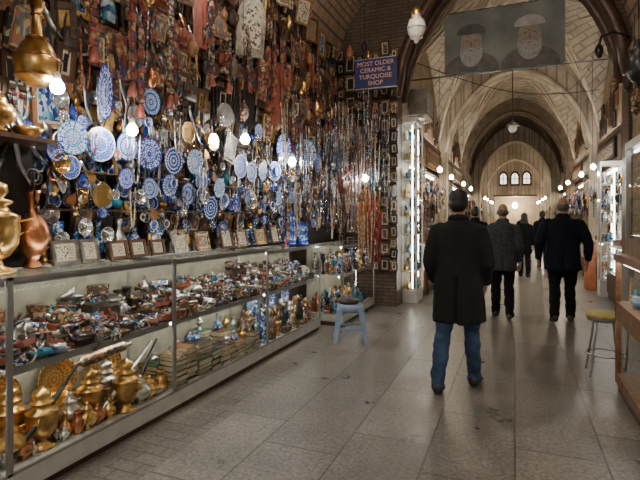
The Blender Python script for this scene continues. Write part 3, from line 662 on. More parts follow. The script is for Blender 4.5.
mb = MB(); mb.box((0, 0, .01), (.2, .3, .02), PLS, WL(4.25, 2.22, -2.74, -.25)); mb.box((0, 0, .02), (.15, .24, .02), M['silver'], WL(4.25, 2.22, -2.74, -.25)); mb.obj('engraved_tray')

mb = MB(); mb.box((0, 0, 0), (.66, .04, .46), simple('sign_blue', (.012, .020, .09), .5)); 
mb.bar((-.33, -.022, .22), (.33, .022, .235), M['steel']); mb.bar((-.33, -.022, -.235), (.33, .022, -.22), M['steel'])
mb.tube([(-.25, 0, .22), (-.25, 0, 1.6)], .006, 5, M['black']); mb.tube([(.25, 0, .22), (.25, 0, 1.6)], .006, 5, M['black'])
sg = mb.obj('shop_sign', T((-1.98, 7.15, 3.72)))
tm = simple('sign_lettering', (.62, .34, .24), .5, 0, .05, 5)
for k, txt in enumerate(['MOST OLDER', 'CERAMIC &', 'TURQUOISE', 'SHOP']):
    cu = bpy.data.curves.new('lettering', 'FONT'); cu.body = txt; cu.size = .095; cu.align_x = 'CENTER'; cu.extrude = .002; cu.materials.append(tm)
    o = bpy.data.objects.new('lettering_%d' % (k+1), cu); bpy.context.scene.collection.objects.link(o); o.parent = sg
    o.location = (0, -.025, .12-.10*k); o.rotation_euler = (PI/2, 0, 0)

# ------------------------------------------------------------------ corridor shops
def shop(sd, y0, y1, seed, bright=True):
    r = random.Random(seed); mb = MB(); xb = sd*2.58; xf = sd*1.9
    for z in (1.3, 1.65, 2.0, 2.3): mb.bar((xb, y0, z), (xb-sd*.25, y1, z+.02), M['wood2'])
    for z in (1.02, 1.32, 1.67, 2.02):
        y = y0+.05
        while y < y1-.1:
            w = r.uniform(.07, .2); h = r.uniform(.1, .26); mm = r.choice([M['brass'], M['copper'], M['blueware'], M['cream'], M['red'], M['khatam'], M['skyb'], M['silver'], M['amber'], M['green'], M['wood2']])
            X = T((xb-sd*.12, y+w/2, z))
            k = r.random()
            if k < .5: p_vase(mb, X, h, w*.9, mm, r.randrange(5), 8)
            elif k < .8: p_box(mb, X, w*.9, .1, h*.7, mm)
            else: p_plate(mb, (WL if sd < 0 else WR)(y+w/2, z+w/2, xb-sd*.1), w/2, r.choice(PL), 0, 12)
            y += w
    mb.obj('shop_shelves')
    mb = MB()
    mb.bar((sd*1.62, y0+.05, 0), (sd*2.1, y1-.05, .12), M['wood']); mb.bar((sd*1.6, y0+.05, .12), (sd*2.1, y1-.05, .5), r.choice([M['wood'], M['wood2'], M['wood'], M['peg']]))
    mb.bar((sd*1.6, y0+.05, .98), (sd*2.1, y1-.05, 1.0), M['whitemetal']); mb.bar((sd*1.61, y0+.06, .5), (sd*1.615, y1-.06, .98), M['glass'])
    for y in (y0+.05, (y0+y1)/2, y1-.08): mb.bar((sd*1.6, y, .5), (sd*1.63, y+.03, .98), M['whitemetal'])
    mb.bar((sd*1.64, y0+.1, .955), (sd*1.66, y1-.1, .975), M['ledd' if seed % 2 else 'led'])
    for i in range(30):
        z = r.choice([.5, .5, 1.0]); X = T((sd*r.uniform(1.7, 2.05), r.uniform(y0+.12, y1-.12), z)); mm = r.choice([M['brass'], M['silver'], M['blueware'], M['cream'], M['red'], M['khatam'], M['amber']])
        if r.random() < .6: p_vase(mb, X, r.uniform(.1, .3), r.uniform(.08, .15), mm, r.randrange(5), 8)
        else: p_box(mb, X, .15, .15, r.uniform(.06, .2), mm)
    mb.obj('shop_counter')
    mb = MB()
    mb.bar((xf-sd*.04, y0+.1, 2.74), (xf+sd*.045, y1-.1, 3.15), r.choice([M['cream'], M['wood'], M['wood2'], M['green'], M['wood2'], M['leather_red'], M['black']]))
    mb.bar((xf-sd*.055, y0+.2, 2.8), (xf-sd*.04, y1-.2, 3.05), r.choice([M['khatam2'], M['khatam2'], M['wood'], M['pic2']]))
    mb.obj('shop_signboard')
    mb = MB(); mb.bar((sd*2.05, y0+.2, 2.54), (sd*2.09, y1-.2, 2.58), M['ledw']); mb.bar((sd*2.03, y0+.2, 2.58), (sd*2.11, y1-.2, 2.595), M['white']); mb.obj('tube_light')
    mb = MB()
    for i in range(36):
        y = r.uniform(y0+.1, y1-.1); x = sd*r.uniform(1.7, 2.0); z = r.uniform(1.6, 2.2); mm = r.choice([M['brass'], M['copper'], M['beads_mix'], M['black'], M['leather_red'], M['cream'], M['leather'], M['turq'], M['khatam2']])
        W = WL if sd < 0 else WR
        k = r.random()
        if k < .35: p_lantern(mb, T((x, y, z)), r.uniform(.15, .3), mm)
        elif k < .6: p_bag(mb, W(y, z, x), .2, .16, mm)
        elif k < .8: p_strand(mb, W(y, z+.3, x), .5, .1, mm, .014)
        else: p_plate(mb, W(y, z, x), r.uniform(.08, .14), r.choice(PL+[PLG]), 0, 16)
    mb.tube([(sd*1.85, y0+.05, 2.5), (sd*1.85, y1-.05, 2.5)], .01, 5, M['steel'])
    mb.obj('hanging_shop_goods')
    mb = MB()
    for i in range(9):
        W = WL if sd < 0 else WR
        if i < 5 and seed == 1: continue
        w = r.uniform(.25, .55); p_frame(mb, W(y0+.25+(y1-y0-.5)*i/8, r.uniform(3.55, 4.2), sd*1.94), w*.6, w*r.uniform(.8, 1.3), r.choice([M['wood'], M['black'], M['wood2']]), r.choice([M['pic1'], M['wood'], M['black'], M['khatam2']]))
    mb.obj('wall_signs')
sds = 1
for i in range(5):
    a, c = ed[i]+(.45 if i else 0), ed[i+1]; m_ = (ed[i]+ed[i+1])/2
    for sd in (-1, 1):
        s0 = a; e0 = m_-.15; s1_ = m_+.15
        if i == 0 and sd < 0: s0 = 9.15
        if i == 0 and sd > 0: e0 = 10.42
        shop(sd, s0, e0, sds); sds += 1
        shop(sd, s1_, c, sds); sds += 1

def cabinet(name, x0, x1, y0, y1, z0, z1, nsh, seed, led):
    r = random.Random(seed); mb = MB(); F = M['white']; t = .025
    mb.bar((x0, y0, 0), (x1, y1, z0), F); mb.bar((x0, y0, z1), (x1, y1, z1+.08), F)
    for x in (x0, x1-t):
        for y in (y0, y1-t): mb.bar((x, y, z0), (x+t, y+t, z1), F)
    bx = x0 if x0 < -1 else x1-.01
    mb.bar((bx, y0+.01, z0), (bx+.01, y1-.01, z1), M['caseback'])
    fx = x1-.006 if x0 < -1 else x0
    mb.bar((fx, y0+t, z0), (fx+.004, y1-t, z1), M['glass']); mb.bar((x0+t, y0, z0), (x1-t, y0+.004, z1), M['glass'])
    for y in (y0+t, y1-t-.015): mb.bar(((x0+x1)/2+.05, y, z0+.05), ((x0+x1)/2+.065, y+.015, z1-.05), led)
    for k in range(nsh):
        z = z0+(z1-z0)*k/nsh; mb.bar((x0+.01, y0+.01, z), (x1-.02, y1-.01, z+.012), M['whitemetal'])
        for i in range(12):
            X = T((r.uniform(x0+.06, x1-.06), r.uniform(y0+.08, y1-.08), z+.012)); mm = r.choice([M['silver'], M['jewel'], M['blueware'], M['brass'], M['white'], M['silver'], M['turq']])
            if r.random() < .6: p_vase(mb, X, r.uniform(.08, .24), .1, mm, r.randrange(5), 9)
            else: p_figurine(mb, X, r.uniform(.1, .22), mm)
    mb.obj(name)
cabinet('glass_cabinet', -1.88, -1.60, 8.47, 9.08, .2, 3.2, 9, 3, M['led'])
cabinet('glass_cabinet', 1.5, 1.87, 10.48, 10.8, .3, 2.5, 6, 5, M['led'])
mb = MB()
for i in range(5):
    for j in range(4):
        mb.box((0, 0, 0), (.15, .02, .15), R.choice([M['skyb'], M['blueware'], M['turq'], M['cobalt']]), T((-1.55+.02*i, 9.55+.17*j, .42+.17*i)) @ RZ(PI/2) @ RX(.12))
mb.bar((-1.59, 9.45, 0), (-1.57, 9.48, 1.25), M['wood']); mb.bar((-1.59, 10.17, 0), (-1.57, 10.2, 1.25), M['wood'])
mb.bar((-1.59, 9.45, .3), (-1.53, 10.2, .33), M['wood']); mb.obj('tile_display_stand')
mb = MB(); mb.bar((1.38, 11.35, 0), (1.56, 11.75, .95), simple('orange_crate', (.42, .13, .05), .5)); mb.bar((1.36, 11.33, .95), (1.58, 11.77, .99), M['wood2']); mb.obj('orange_cabinet')
mb = MB(); mb.box((0, 0, 0), (.35, .75, .5), M['acbox']); mb.box((.18, 0, 0), (.01, .6, .38), M['steel'])
for i in range(8): mb.box((.187, 0, -.16+.045*i), (.012, .6, .008), M['black'])
mb.bar((-.2, -.3, -.3), (.1, -.26, -.25), M['steel']); mb.bar((-.2, .26, -.3), (.1, .3, -.25), M['steel']); mb.obj('air_conditioner', T((-1.74, 9.7, 3.75)))

# banner with two portraits
mb = MB(); bb = simple('banner_cloth', (.22, .23, .205), .7, 0, .4, 1.5)
n = 12; v = []; f = []
for j in range(5):
    for i in range(n+1):
        x = -1.22+2.02*i/n; z = 4.17+1.14*j/4-.06*math.sin(PI*i/n)*(1 if j == 0 else .3); v.append((x, 9.2+.02*math.sin(i*1.7), z))
for j in range(4):
    for i in range(n): a = j*(n+1)+i; f.append((a, a+1, a+n+2, a+n+1))
mb.add(v, f, bb, None, None, True)
sk = simple('portrait_skin', (.32, .26, .21), .7, 0, .2, 12); bw = simple('portrait_beard', (.36, .36, .34), .7, 0, .25, 20); dk = simple('portrait_dark', (.10, .105, .10), .7); rb = simple('portrait_robe', (.15, .14, .12), .7); bt = simple('portrait_turban', (.46, .45, .42), .7, 0, .15)
nsk = simple('portrait_nose', (.28, .21, .165), .7)
def disc(cx, cz, rx, rz, mat, dy, a0=0, a1=2*PI):
    pts = [(cx+rx*math.cos(a0+(a1-a0)*i/20), cz+rz*math.sin(a0+(a1-a0)*i/20)) for i in range(21)]
    mb.poly_ext(pts, .004, mat, T((0, 9.17-dy, 0)) @ Matrix(((1, 0, 0, 0), (0, 0, -1, 0), (0, 1, 0, 0), (0, 0, 0, 1))))
for cx, cz, tb in ((-.74, 4.68, dk), (.24, 4.70, bt)):
    disc(cx, 4.17, .48, .36, rb, 0, 0, PI); disc(cx, cz-.15, .20, .27, bw, .005); disc(cx, cz+.02, .19, .23, sk, .010); disc(cx, cz+.19, .25, .17, tb, .015, -.1, PI+.1)
    disc(cx, cz-.16, .14, .08, bw, .016)
    for s_ in (-1, 1): disc(cx+s_*.075, cz+.055, .022, .009, dk, .018); disc(cx+s_*.075, cz+.09, .045, .009, bw, .018)
    disc(cx, cz-.01, .020, .055, nsk, .018); disc(cx, cz-.125, .04, .008, rb, .020)
mb.obj('portrait_banner')
mb = MB(); mb.tube([(-1.93, 9.2, 4.14), (1.93, 9.2, 4.14)], .014, 6, M['steel']); mb.tube([(-1.2, 9.2, 5.3), (.8, 9.2, 5.3)], .008, 6, M['black']); mb.obj('tie_rod')
mb = MB(); mb.tube([(1.5, 7.9, 4.05), (1.3, 7.9, 4.15), (1.15, 7.9, 4.1), (1.12, 7.9, 3.98)], .018, 6, M['black']); mb.lathe([(.001, -.16), (.03, -.15), (.06, -.05), (.05, 0), (.02, .05), (.001, .06)], 10, M['black'], T((1.12, 7.9, 3.95))); mb.obj('wall_bracket_lamp')
mb = MB()
for (a, c, s) in (((-1.7, 9, 4.4), (1.7, 12, 4.3), .3), ((1.4, 8.6, 4.4), (.9, 13.2, 4.6), .3)):
    mb.tube([(a[0]+(c[0]-a[0])*t/12, a[1]+(c[1]-a[1])*t/12, a[2]+(c[2]-a[2])*t/12-s*math.sin(PI*t/12)) for t in range(13)], .008, 4, M['black'])
mb.obj('overhead_cables')

# ------------------------------------------------------------------ right-hand near shop
mb = MB(); W2 = M['wood2']
mb.bar((.83, 2.6, 0), (1.4, 4.83, .08), M['wood']); mb.bar((.81, 2.6, .08), (1.42, 4.85, .16), W2); mb.bar((.81, 2.6, .62), (1.42, 4.85, .78), W2); mb.bar((.80, 2.6, 1.13), (1.44, 4.86, 1.19), W2)
for y in (2.6, 3.7, 4.81): mb.bar((.81, y, .16), (.85, y+.04, 1.13), W2); mb.bar((1.38, y, .16), (1.42, y+.04, 1.13), W2)
mb.bar((.825, 2.64, .16), (.83, 4.81, .62), M['glass']); mb.bar((.825, 2.64, .78), (.83, 4.81, 1.13), M['glass']); mb.bar((.85, 4.83, .16), (1.38, 4.835, 1.13), M['glass'])
mb.bar((1.40, 2.64, .16), (1.41, 4.81, 1.13), M['caseback']); mb.bar((.86, 2.7, 1.10), (.88, 4.78, 1.12), M['led']); mb.bar((.86, 2.7, .6), (.88, 4.78, .615), M['ledd'])
for i in range(150):
    z = R.choice([.16, .78, .78]); X = T((R.uniform(.9, 1.35), R.uniform(2.7, 4.75), z)) @ RZ(R.uniform(0, 6)); mm = R.choice([M['white'], M['blueware'], M['skyb'], M['silver'], M['cream'], M['brass'], M['turq']])
    R.choice([lambda: p_bowl(mb, X, R.uniform(.05, .09), mm), lambda: p_vase(mb, X, R.uniform(.1, .26), .1, mm, None, 9), lambda: p_box(mb, X, .12, .1, .08, mm)])()
mb.obj('wooden_glass_counter')
mb = MB()
mb.bar((.88, 3.3, 1.19), (1.4, 4.83, 1.33), W2); mb.bar((.88, 3.3, 2.08), (1.4, 4.83, 2.14), M['frame']); mb.bar((1.38, 3.3, 1.33), (1.4, 4.83, 2.08), M['caseback'])
for y in (3.3, 4.79): mb.bar((.88, y, 1.33), (.92, y+.04, 2.08), M['frame'])
mb.bar((.89, 3.34, 1.33), (.894, 4.79, 2.08), M['glass']); mb.bar((.92, 4.81, 1.33), (1.38, 4.815, 2.08), M['glass']); mb.bar((.93, 3.4, 2.05), (.95, 4.76, 2.07), M['ledd'])
for z in (1.33, 1.58, 1.83):
    mb.bar((.93, 3.33, z-.012), (1.38, 4.8, z), M['glass'])
    for i in range(26):
        X = T((R.uniform(.98, 1.32), R.uniform(3.4, 4.72), z)); mm = R.choice([M['white'], M['green'], M['turq'], M['silver'], M['cream'], M['amber']]); p_vase(mb, X, R.uniform(.08, .2), .09, mm, None, 9)
mb.obj('upper_glass_showcase')
mb = MB(); p_lantern(mb, T((.98, 4.82, 2.62)), .42, M['black']); mb.tube([(.98, 4.82, 3.2), (.98, 4.82, 5.0)], .006, 5, M['black']); mb.obj('black_metal_lantern')
mb = MB()
for i in range(60):
    y = R.uniform(2.5, 7.6); z = R.uniform(2.2, 3.6); w = R.uniform(.15, .3); p_frame(mb, WR(y, z, 1.54), w, w*1.2, R.choice([M['wood'], M['gold'], M['wood2']]), R.choice([M['pic1'], M['pic2'], M['pic3']]))
for i in range(22):
    p_lantern(mb, T((R.uniform(1.15, 1.4), R.uniform(3, 7.5), R.uniform(2.3, 3.2))), .25, R.choice([M['wood'], M['black'], M['leather'], M['khatam']]))
mb.obj('hanging_wall_goods')
mb = MB(); st = M['steel']
mb.lathe([(.001, .52), (.15, .52), (.155, .535), (.155, .55)], 24, st)
mb.lathe([(.155, .55), (.162, .56), (.160, .585), (.12, .6), (.001, .605)], 24, simple('yellow_seat_cover', (.50, .42, .14), .6, 0, .3, 30))
for k in range(4):
    a = PI/4+k*PI/2; ca, sa = math.cos(a), math.sin(a); mb.tube([(.11*ca, .11*sa, .53), (.13*ca, .13*sa, .4), (.20*ca, .20*sa, .012), (.205*ca, .205*sa, 0)], .011, 8, st)
p_ring(mb, T((0, 0, .2)), .168, .008, st, 24); mb.obj('round_metal_stool', T((.80, 5.3, 0)))
mb = MB(); mb.tube([(1.02, 5.55, 0), (1.10, 5.7, .9)], .012, 8, M['brass']); mb.tube([(1.10, 5.7, .9), (1.115, 5.73, 1.05)], .018, 8, M['wood']); mb.obj('walking_stick')
mb = MB(); ps = simple('plastic_pale_blue', (.24, .32, .45), .4, 0, .1)
def sq(w, z, n=24, e=5): return [((abs(math.cos(t))**(2/e))*math.copysign(w, math.cos(t)), (abs(math.sin(t))**(2/e))*math.copysign(w, math.sin(t)), z) for t in [2*PI*i/n for i in range(n)]]
rings = [sq(.001, .45), sq(.13, .45), sq(.15, .44), sq(.158, .42), sq(.165, .36), sq(.155, .36), sq(.148, .42), sq(.001, .43)]
v = [p for r_ in rings for p in r_]; f = [(j*24+i, j*24+(i+1) % 24, (j+1)*24+(i+1) % 24, (j+1)*24+i) for j in range(len(rings)-1) for i in range(24)]
mb.add(v, f, ps, None, None, True)
for sx in (-1, 1):
    for sy in (-1, 1):
        v = []
        for z, c, w in ((.40, .125, .035), (.2, .155, .028), (0, .185, .024)):
            v += [(sx*c+a*w, sy*c+b_*w, z) for a, b_ in ((-1, -1), (1, -1), (1, 1), (-1, 1))]
        mb.add(v, [(0, 1, 5, 4), (1, 2, 6, 5), (2, 3, 7, 6), (3, 0, 4, 7), (4, 5, 9, 8), (5, 6, 10, 9), (6, 7, 11, 10), (7, 4, 8, 11), (8, 9, 10, 11), (3, 2, 1, 0)], ps)
for s_ in (-1, 1):
    mb.box((s_*.152, 0, .16), (.018, .30, .03), ps); mb.box((0, s_*.152, .16), (.30, .018, .03), ps)
mb.obj('plastic_stool', T((-1.88, 5.62, 0)) @ RZ(.35))
mb = MB(); mb.lathe([(.001, 0), (.12, .0), (.14, .02), (.13, .045), (.001, .055)], 18, M['leather'], T((-1.90, 5.62, .452))); mb.obj('seat_cushion')

# ------------------------------------------------------------------ people
skin = simple('skin', (.38, .21, .14), .55, 0, .1)
def ell(c, r, su=16, sv=10):
    v = []; f = []
    for j in range(sv+1):
        t = PI*(j+.02 if j == 0 else j-.02 if j == sv else j)/sv
        for i in range(su):
            a = 2*PI*i/su; v.append((c[0]+r[0]*math.sin(t)*math.cos(a), c[1]+r[1]*math.sin(t)*math.sin(a), c[2]+r[2]*math.cos(t)))
    for j in range(sv):
        for i in range(su): k = (i+1) % su; f.append((j*su+i, (j+1)*su+i, (j+1)*su+k, j*su+k))
    f += [tuple(range(su)), tuple(sv*su+i for i in range(su-1, -1, -1))]
    return v, f
def figure(name, loc, H, yaw, coat, pants, shoe, hair, hem=.6, bulk=1., feet=((-.1, -.1, 0), (.1, .12, 0)), hands='down', bald=False, long_hair=False, voxel=.012, flare=1., elbow_out=.0, shirt=None, head_yaw=0, legw=1., waist=1.):
    src = []
    mats = [coat, pants, shoe, hair, skin, shirt or coat]
    def rings(rs, mi, seg=28, e=2.3):
        v = []
        for (cx, cy, z, rx, ry) in rs:
            for i in range(seg):
                t = 2*PI*i/seg; ct, s_ = math.cos(t), math.sin(t)
                v.append((cx+abs(ct)**(2/e)*math.copysign(rx, ct), cy+abs(s_)**(2/e)*math.copysign(ry, s_), z))
        n = len(rs); f = [(j*seg+k, j*seg+(k+1) % seg, (j+1)*seg+(k+1) % seg, (j+1)*seg+k) for j in range(n-1) for k in range(seg)]
        f += [tuple(range(seg-1, -1, -1)), tuple((n-1)*seg+k for k in range(seg))]
        src.append((v, f, mi))
    B = bulk
    body = [(0, .0, 1.515, .062, .062), (0, -.004, 1.47, .075*B, .072), (0, -.006, 1.445, .12*B, .09*B), (0, -.006, 1.415, .168*B, .107*B), (0, -.004, 1.36, .196*B, .12*B), (0, 0, 1.26, .192*B, .128*B),
            (0, .0, 1.15, .180*B*waist, .126*B), (0, 0, 1.05, .176*B*waist, .126*B), (0, 0, .95, .187*B*waist, .136*B), (0, 0, .86, .193*B*waist, .14*B)]
    z = .78
    while z > hem: body.append((0, 0, z, .193*B*waist+(.86-z)*.10*flare, .14*B+(.86-z)*.11*flare)); z -= .08
    zz = .86-hem; body.append((0, 0, hem, .193*B*waist+zz*.10*flare, .14*B+zz*.11*flare)); body.append((0, 0, hem-.012, .17*B*waist+zz*.08*flare, .12*B+zz*.08*flare))
    body = [b_ for b_ in body if b_[2] >= hem-.013]
    rings(body[::-1], 0)
    src.append(tuple(tube_geo([(0, -.004, 1.40), (0, 0, 1.48), (0, .008, 1.56)], [.062, .057, .055], 16))+(4,))
    hy = RZ(head_yaw)
    def hp_(p): q = hy @ Vector(p); return (q.x, q.y, q.z)
    def addell(c, r, mi):
        v, f = ell((0, 0, 0), r); X = hy @ T(c); src.append(([tuple(X @ Vector(p)) for p in v], f, mi))
    addell((0, .015, 1.63), (.074, .090, .108), 4); addell((0, .045, 1.585), (.054, .058, .065), 4)
    addell((0, .108, 1.61), (.013, .018, .022), 4)
    for s_ in (-1, 1): addell((s_*.080, .008, 1.61), (.013, .02, .033), 4)
    if bald:
        addell((0, -.010, 1.615), (.082, .088, .065), 3); addell((0, .0, 1.66), (.072, .085, .084), 4)
    else:
        addell((0, -.002, 1.660), (.084, .098, .088), 3); addell((0, -.024, 1.61), (.078, .078, .070), 3)
    if long_hair:
        addell((0, -.03, 1.53), (.095, .07, .15), 3)
    v, f = tube_geo([(.078*math.cos(a), .072*math.sin(a)-.002, 1.488+.012*math.sin(-a)) for a in [2*PI*i/20 for i in range(20)]]+[(.078, -.002, 1.488)], .017, 8, False); src.append((v, f, 0))
    for i, s_ in enumerate((-1, 1)):
        fx, fy, lift = feet[i]
        hip = Vector((s_*.088, 0, .90)); ank = Vector((fx, fy, .09+lift)); mid = (hip+ank)/2
        L = .41*2; dd = (ank-hip).length; bend = math.sqrt(max(0, (L/2)**2-(min(dd, L*.999)/2)**2)); knee = mid+Vector((0, 1, 0))*bend*.9
        k1 = knee*.5+hip*.5; k2 = knee*.5+ank*.5
        src.append(tuple(tube_geo([hip+Vector((0, 0, .05)), hip, k1+Vector((0, -.004, 0)), knee, k2+Vector((0, -.018, 0)), ank+Vector((0, -.01, 0)), ank+Vector((0, 0, -.045))], [.09*B, .096*B, .086*B, .074*legw, .071*legw, .062*legw, .065*legw], 16))+(1,))
        sh = []
        for (yy, zz_, a, b_) in ((-.085, .05, .030, .034), (-.06, .045, .042, .045), (0, .05, .042, .048), (.06, .042, .048, .040), (.12, .033, .048, .030), (.165, .028, .036, .024), (.19, .026, .015, .012)):
            zq = zz_+lift*max(0, (.14-yy)/.2)
            sh.append(((fx+s_*yy*.15, fy+yy, zq), (a, b_)))
        src.append(tuple(tube_geo([p for p, _ in sh], [q for _, q in sh], 14))+(2,))
    hnd = []
    for i, s_ in enumerate((-1, 1)):
        S_ = Vector((s_*.172*B, -.004, 1.385)); E = Vector((s_*(.235*B+elbow_out), -.045, 1.10))
        if hands == 'pocket': Wp = Vector((s_*(.215*B), .09, .92))
        else: Wp = Vector((s_*(.255*B+elbow_out*.5), (.05 if hands == 'down' else .05+.10*s_), .87))
        src.append(tuple(tube_geo([S_+Vector((-s_*.05, 0, .015)), S_, (S_+E)/2+Vector((s_*.008, 0, 0)), E, (E+Wp)/2, Wp], [.055*B, .068*B, .062*B, .055*B, .050*B, .042], 16))+(0,))
        hnd.append((s_, E, Wp))
    V = []; F = []; Mi = []
    for v, f, mi in src:
        o = len(V); V += [tuple(p) for p in v]
        for q in f: F.append(tuple(o+a for a in q)); Mi.append(mi)
    for i, p in enumerate(V):
        if p[2] < 0.004: V[i] = (p[0], p[1], .004)
    me = bpy.data.meshes.new('src'); me.from_pydata(V, [], F); ob = bpy.data.objects.new('src', me); bpy.context.scene.collection.objects.link(ob)
    md = ob.modifiers.new('r', 'REMESH'); md.mode = 'VOXEL'; md.voxel_size = voxel
    sm = ob.modifiers.new('s', 'SMOOTH'); sm.factor = .5; sm.iterations = 3
    out = bpy.data.meshes.new_from_object(ob.evaluated_get(bpy.context.evaluated_depsgraph_get())); bpy.data.objects.remove(ob)
    bv = BVHTree.FromPolygons([Vector(p) for p in V], F)
    for m_ in mats: out.materials.append(m_)
    idx = []
    for p in out.polygons:
        h = bv.find_nearest(p.center); idx.append(Mi[h[2]] if h[2] is not None else 0)
    out.polygons.foreach_set('material_index', idx); out.polygons.foreach_set('use_smooth', [True]*len(idx))
    vm = [0]*len(out.vertices)
    for p, k in zip(out.polygons, idx):
        for a in p.vertices: vm[a] = k
    for vx, k in zip(out.vertices, vm):
        if k in (0, 1):
            c = vx.co; nz = noise.noise(Vector((c.x*7+H*9, c.y*7, c.z*(3.0 if k == 0 else 11))))+.6*noise.noise(Vector((c.x*16, c.y*16, c.z*(9 if k == 0 else 22)+H)))
            vx.co = c+vx.normal*nz*(.013 if k == 0 else .013)
            if k == 0 and c.y < -.05 and abs(c.x) < .011 and c.z < .98: vx.co.y += .02
            if k == 0: 
                ang = math.atan2(c.y, c.x); w_f = max(0, (.95-c.z))*.035
                vx.co.x += math.cos(ang)*w_f*math.sin(ang*9+H*7); vx.co.y += math.sin(ang)*w_f*math.sin(ang*9+H*7)
    body_o = place(out, 'body')
    mb = MB()
    for s_, E, Wp in hnd:
        d = (Wp-E).normalized() if hands == 'pocket' else Vector((0, .18, -1)).normalized()
        up = Vector((s_, 0, 0)); w_ = d.cross(up).normalized()
        if w_.y < 0: w_ = -w_
        P = lambda a, b_, c_: Wp+d*a+w_*b_+up*c_
        mb.tube([P(-.02, 0, 0), P(.02, 0, 0), P(.05, 0, 0), P(.09, 0, -.004), P(.1, 0, -.004)], [(.024, .024), (.022, .030), (.015, .040), (.015, .042), (.010, .036)], 12, skin)
        for q, (off, ln) in enumerate(((.031, .072), (.011, .082), (-.010, .076), (-.030, .060))):
            mb.tube([P(.08, off, -.004), P(.10+ln*.3, off, -.006), P(.10+ln*.65, off*.95, -.02), P(.10+ln*.88, off*.9, -.038)], [.0095, .009, .008, .006], 8, skin)
        mb.tube([P(.025, .03, -.004), P(.05, .056, -.012), P(.078, .066, -.022), P(.098, .064, -.03)], [.013, .012, .010, .007], 8, skin)
    for s_ in (-1, 1):
        v, f = ell((0, 0, 0), (.012, .008, .007), 8, 6); mb.add(v, f, M['white'], hy @ T((s_*.030, .096, 1.635))); mb.add(v, f, M['black'], hy @ T((s_*.030, .100, 1.635)) @ Matrix.Scale(.5, 4))
        mb.tube([hp_((s_*.045, .090, 1.655)), hp_((s_*.03, .102, 1.66)), hp_((s_*.015, .104, 1.655))], .004, 5, hair)
    mb.tube([hp_((-.022, .096, 1.568)), hp_((0, .103, 1.566)), hp_((.022, .096, 1.568))], .005, 5, M['leather_red'])
    det = mb.obj('hands_and_face')
    e = bpy.data.objects.new(name, None); bpy.context.scene.collection.objects.link(e)
    body_o.parent = e; det.parent = e
    e.matrix_world = T(loc) @ RZ(yaw) @ Matrix.Scale(H/1.75, 4)
    return e
def cloth(name, col, var=.15, weave=260):
    m = simple(name, col, .9, 0, var, 6, 0); nt = m.node_tree; b = nt.nodes['Principled BSDF']
    b.inputs['Specular IOR Level'].default_value = .2
    tc = nt.nodes.new('ShaderNodeTexCoord'); n = nt.nodes.new('ShaderNodeTexNoise'); n.inputs['Scale'].default_value = weave; nt.links.new(tc.outputs['Object'], n.inputs['Vector'])
    bp = nt.nodes.new('ShaderNodeBump'); bp.inputs['Strength'].default_value = .25; bp.inputs['Distance'].default_value = .004; nt.links.new(n.outputs['Fac'], bp.inputs['Height']); nt.links.new(bp.outputs[0], b.inputs['Normal'])
    return m
coatA = cloth('charcoal_wool', (.016, .018, .017)); jeans = cloth('blue_denim', (.045, .078, .14), .45); navy = cloth('navy_jacket', (.008, .010, .019)); blk = cloth('black_cloth', (.008, .008, .009))
greyp = voro_mat('grey_tweed', 70, [(.035, .037, .040), (.06, .062, .066), (.024, .025, .028), (.045, .046, .05)], .9)
hair_b = simple('black_hair', (.010, .008, .007), .5, 0, .4, 60, .3); hair_g = simple('grey_hair', (.10, .09, .085), .6, 0, .3, 60, .3); shoe = simple('dark_shoe', (.022, .018, .016), .4); brn = cloth('brown_cloth', (.06, .04, .03))
figure('man_in_long_coat', (-.46, 4.36, 0), 1.76, -.05, coatA, jeans, shoe, hair_b, .60, 1.02, ((-.145, -.16, .0), (.115, .16, 0)), 'pocket', flare=.7, elbow_out=.01, voxel=.011, legw=.93, waist=1.06)
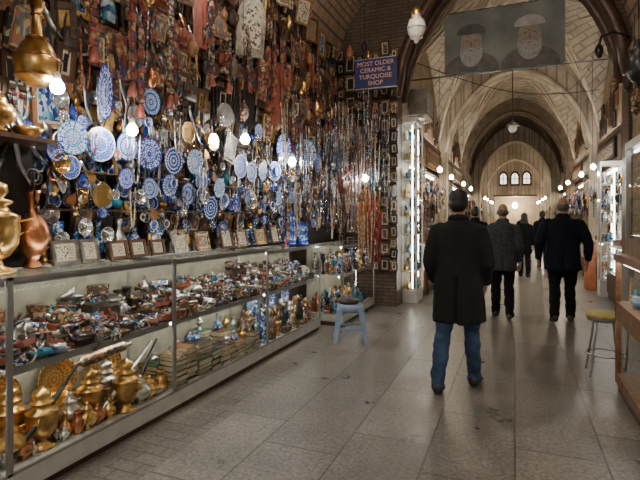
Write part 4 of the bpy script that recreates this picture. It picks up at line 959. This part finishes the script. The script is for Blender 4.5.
figure('man_in_grey_jacket', (-.17, 7.7, 0), 1.72, .05, greyp, blk, shoe, hair_g, .74, 1.0, ((-.10, .14, 0), (.09, -.16, .02)), 'down', bald=True, flare=.4, voxel=.013, waist=1.06)
figure('man_in_dark_jacket', (.64, 7.72, 0), 1.80, .0, navy, blk, shoe, hair_g, .74, 1.15, ((-.12, -.2, .05), (.11, .15, 0)), 'down', bald=True, flare=.3, elbow_out=.04, voxel=.013, waist=1.04)
figure('woman_in_black_coat', (.22, 13.2, 0), 1.64, .0, blk, blk, shoe, hair_b, .66, .92, ((-.09, .08, 0), (.09, -.10, 0)), 'down', long_hair=True, voxel=.02)
figure('man_in_brown_jacket', (-1.05, 11.2, 0), 1.66, .4, brn, blk, shoe, hair_b, .8, 1.0, ((-.09, .0, 0), (.09, -.05, 0)), 'down', voxel=.02)
figure('man_in_black_jacket', (-.72, 9.8, 0), 1.74, .1, blk, jeans, shoe, hair_b, .8, 1.0, ((-.09, .08, 0), (.09, -.10, 0)), 'down', voxel=.02)
figure('distant_shopper', (.75, 15.5, 0), 1.72, .0, navy, blk, shoe, hair_b, .8, 1.0, ((-.09, .08, 0), (.09, -.10, 0)), 'down', voxel=.025)
figure('distant_shopper', (-.4, 17.5, 0), 1.72, PI, coatA, blk, shoe, hair_b, .8, 1.0, ((-.09, .08, 0), (.09, -.10, 0)), 'down', voxel=.025)
figure('distant_shopper', (.3, 22, 0), 1.68, 0, blk, blk, shoe, hair_b, .7, 1.0, ((-.09, .08, 0), (.09, -.10, 0)), 'down', voxel=.03)

# ------------------------------------------------------------------ world + camera
w = bpy.data.worlds.new('World'); bpy.context.scene.world = w; w.use_nodes = True
w.node_tree.nodes['Background'].inputs[0].default_value = (.76, .73, .68, 1); w.node_tree.nodes['Background'].inputs[1].default_value = .65
cam = bpy.data.cameras.new('Camera'); cam.sensor_width = 36; cam.lens = 27; cam.shift_y = -22/640; cam.clip_end = 200
co = bpy.data.objects.new('Camera', cam); bpy.context.scene.collection.objects.link(co)
co.location = (0, 0, 1.5); co.rotation_euler = (PI/2, 0, math.radians(22.1)); bpy.context.scene.camera = co
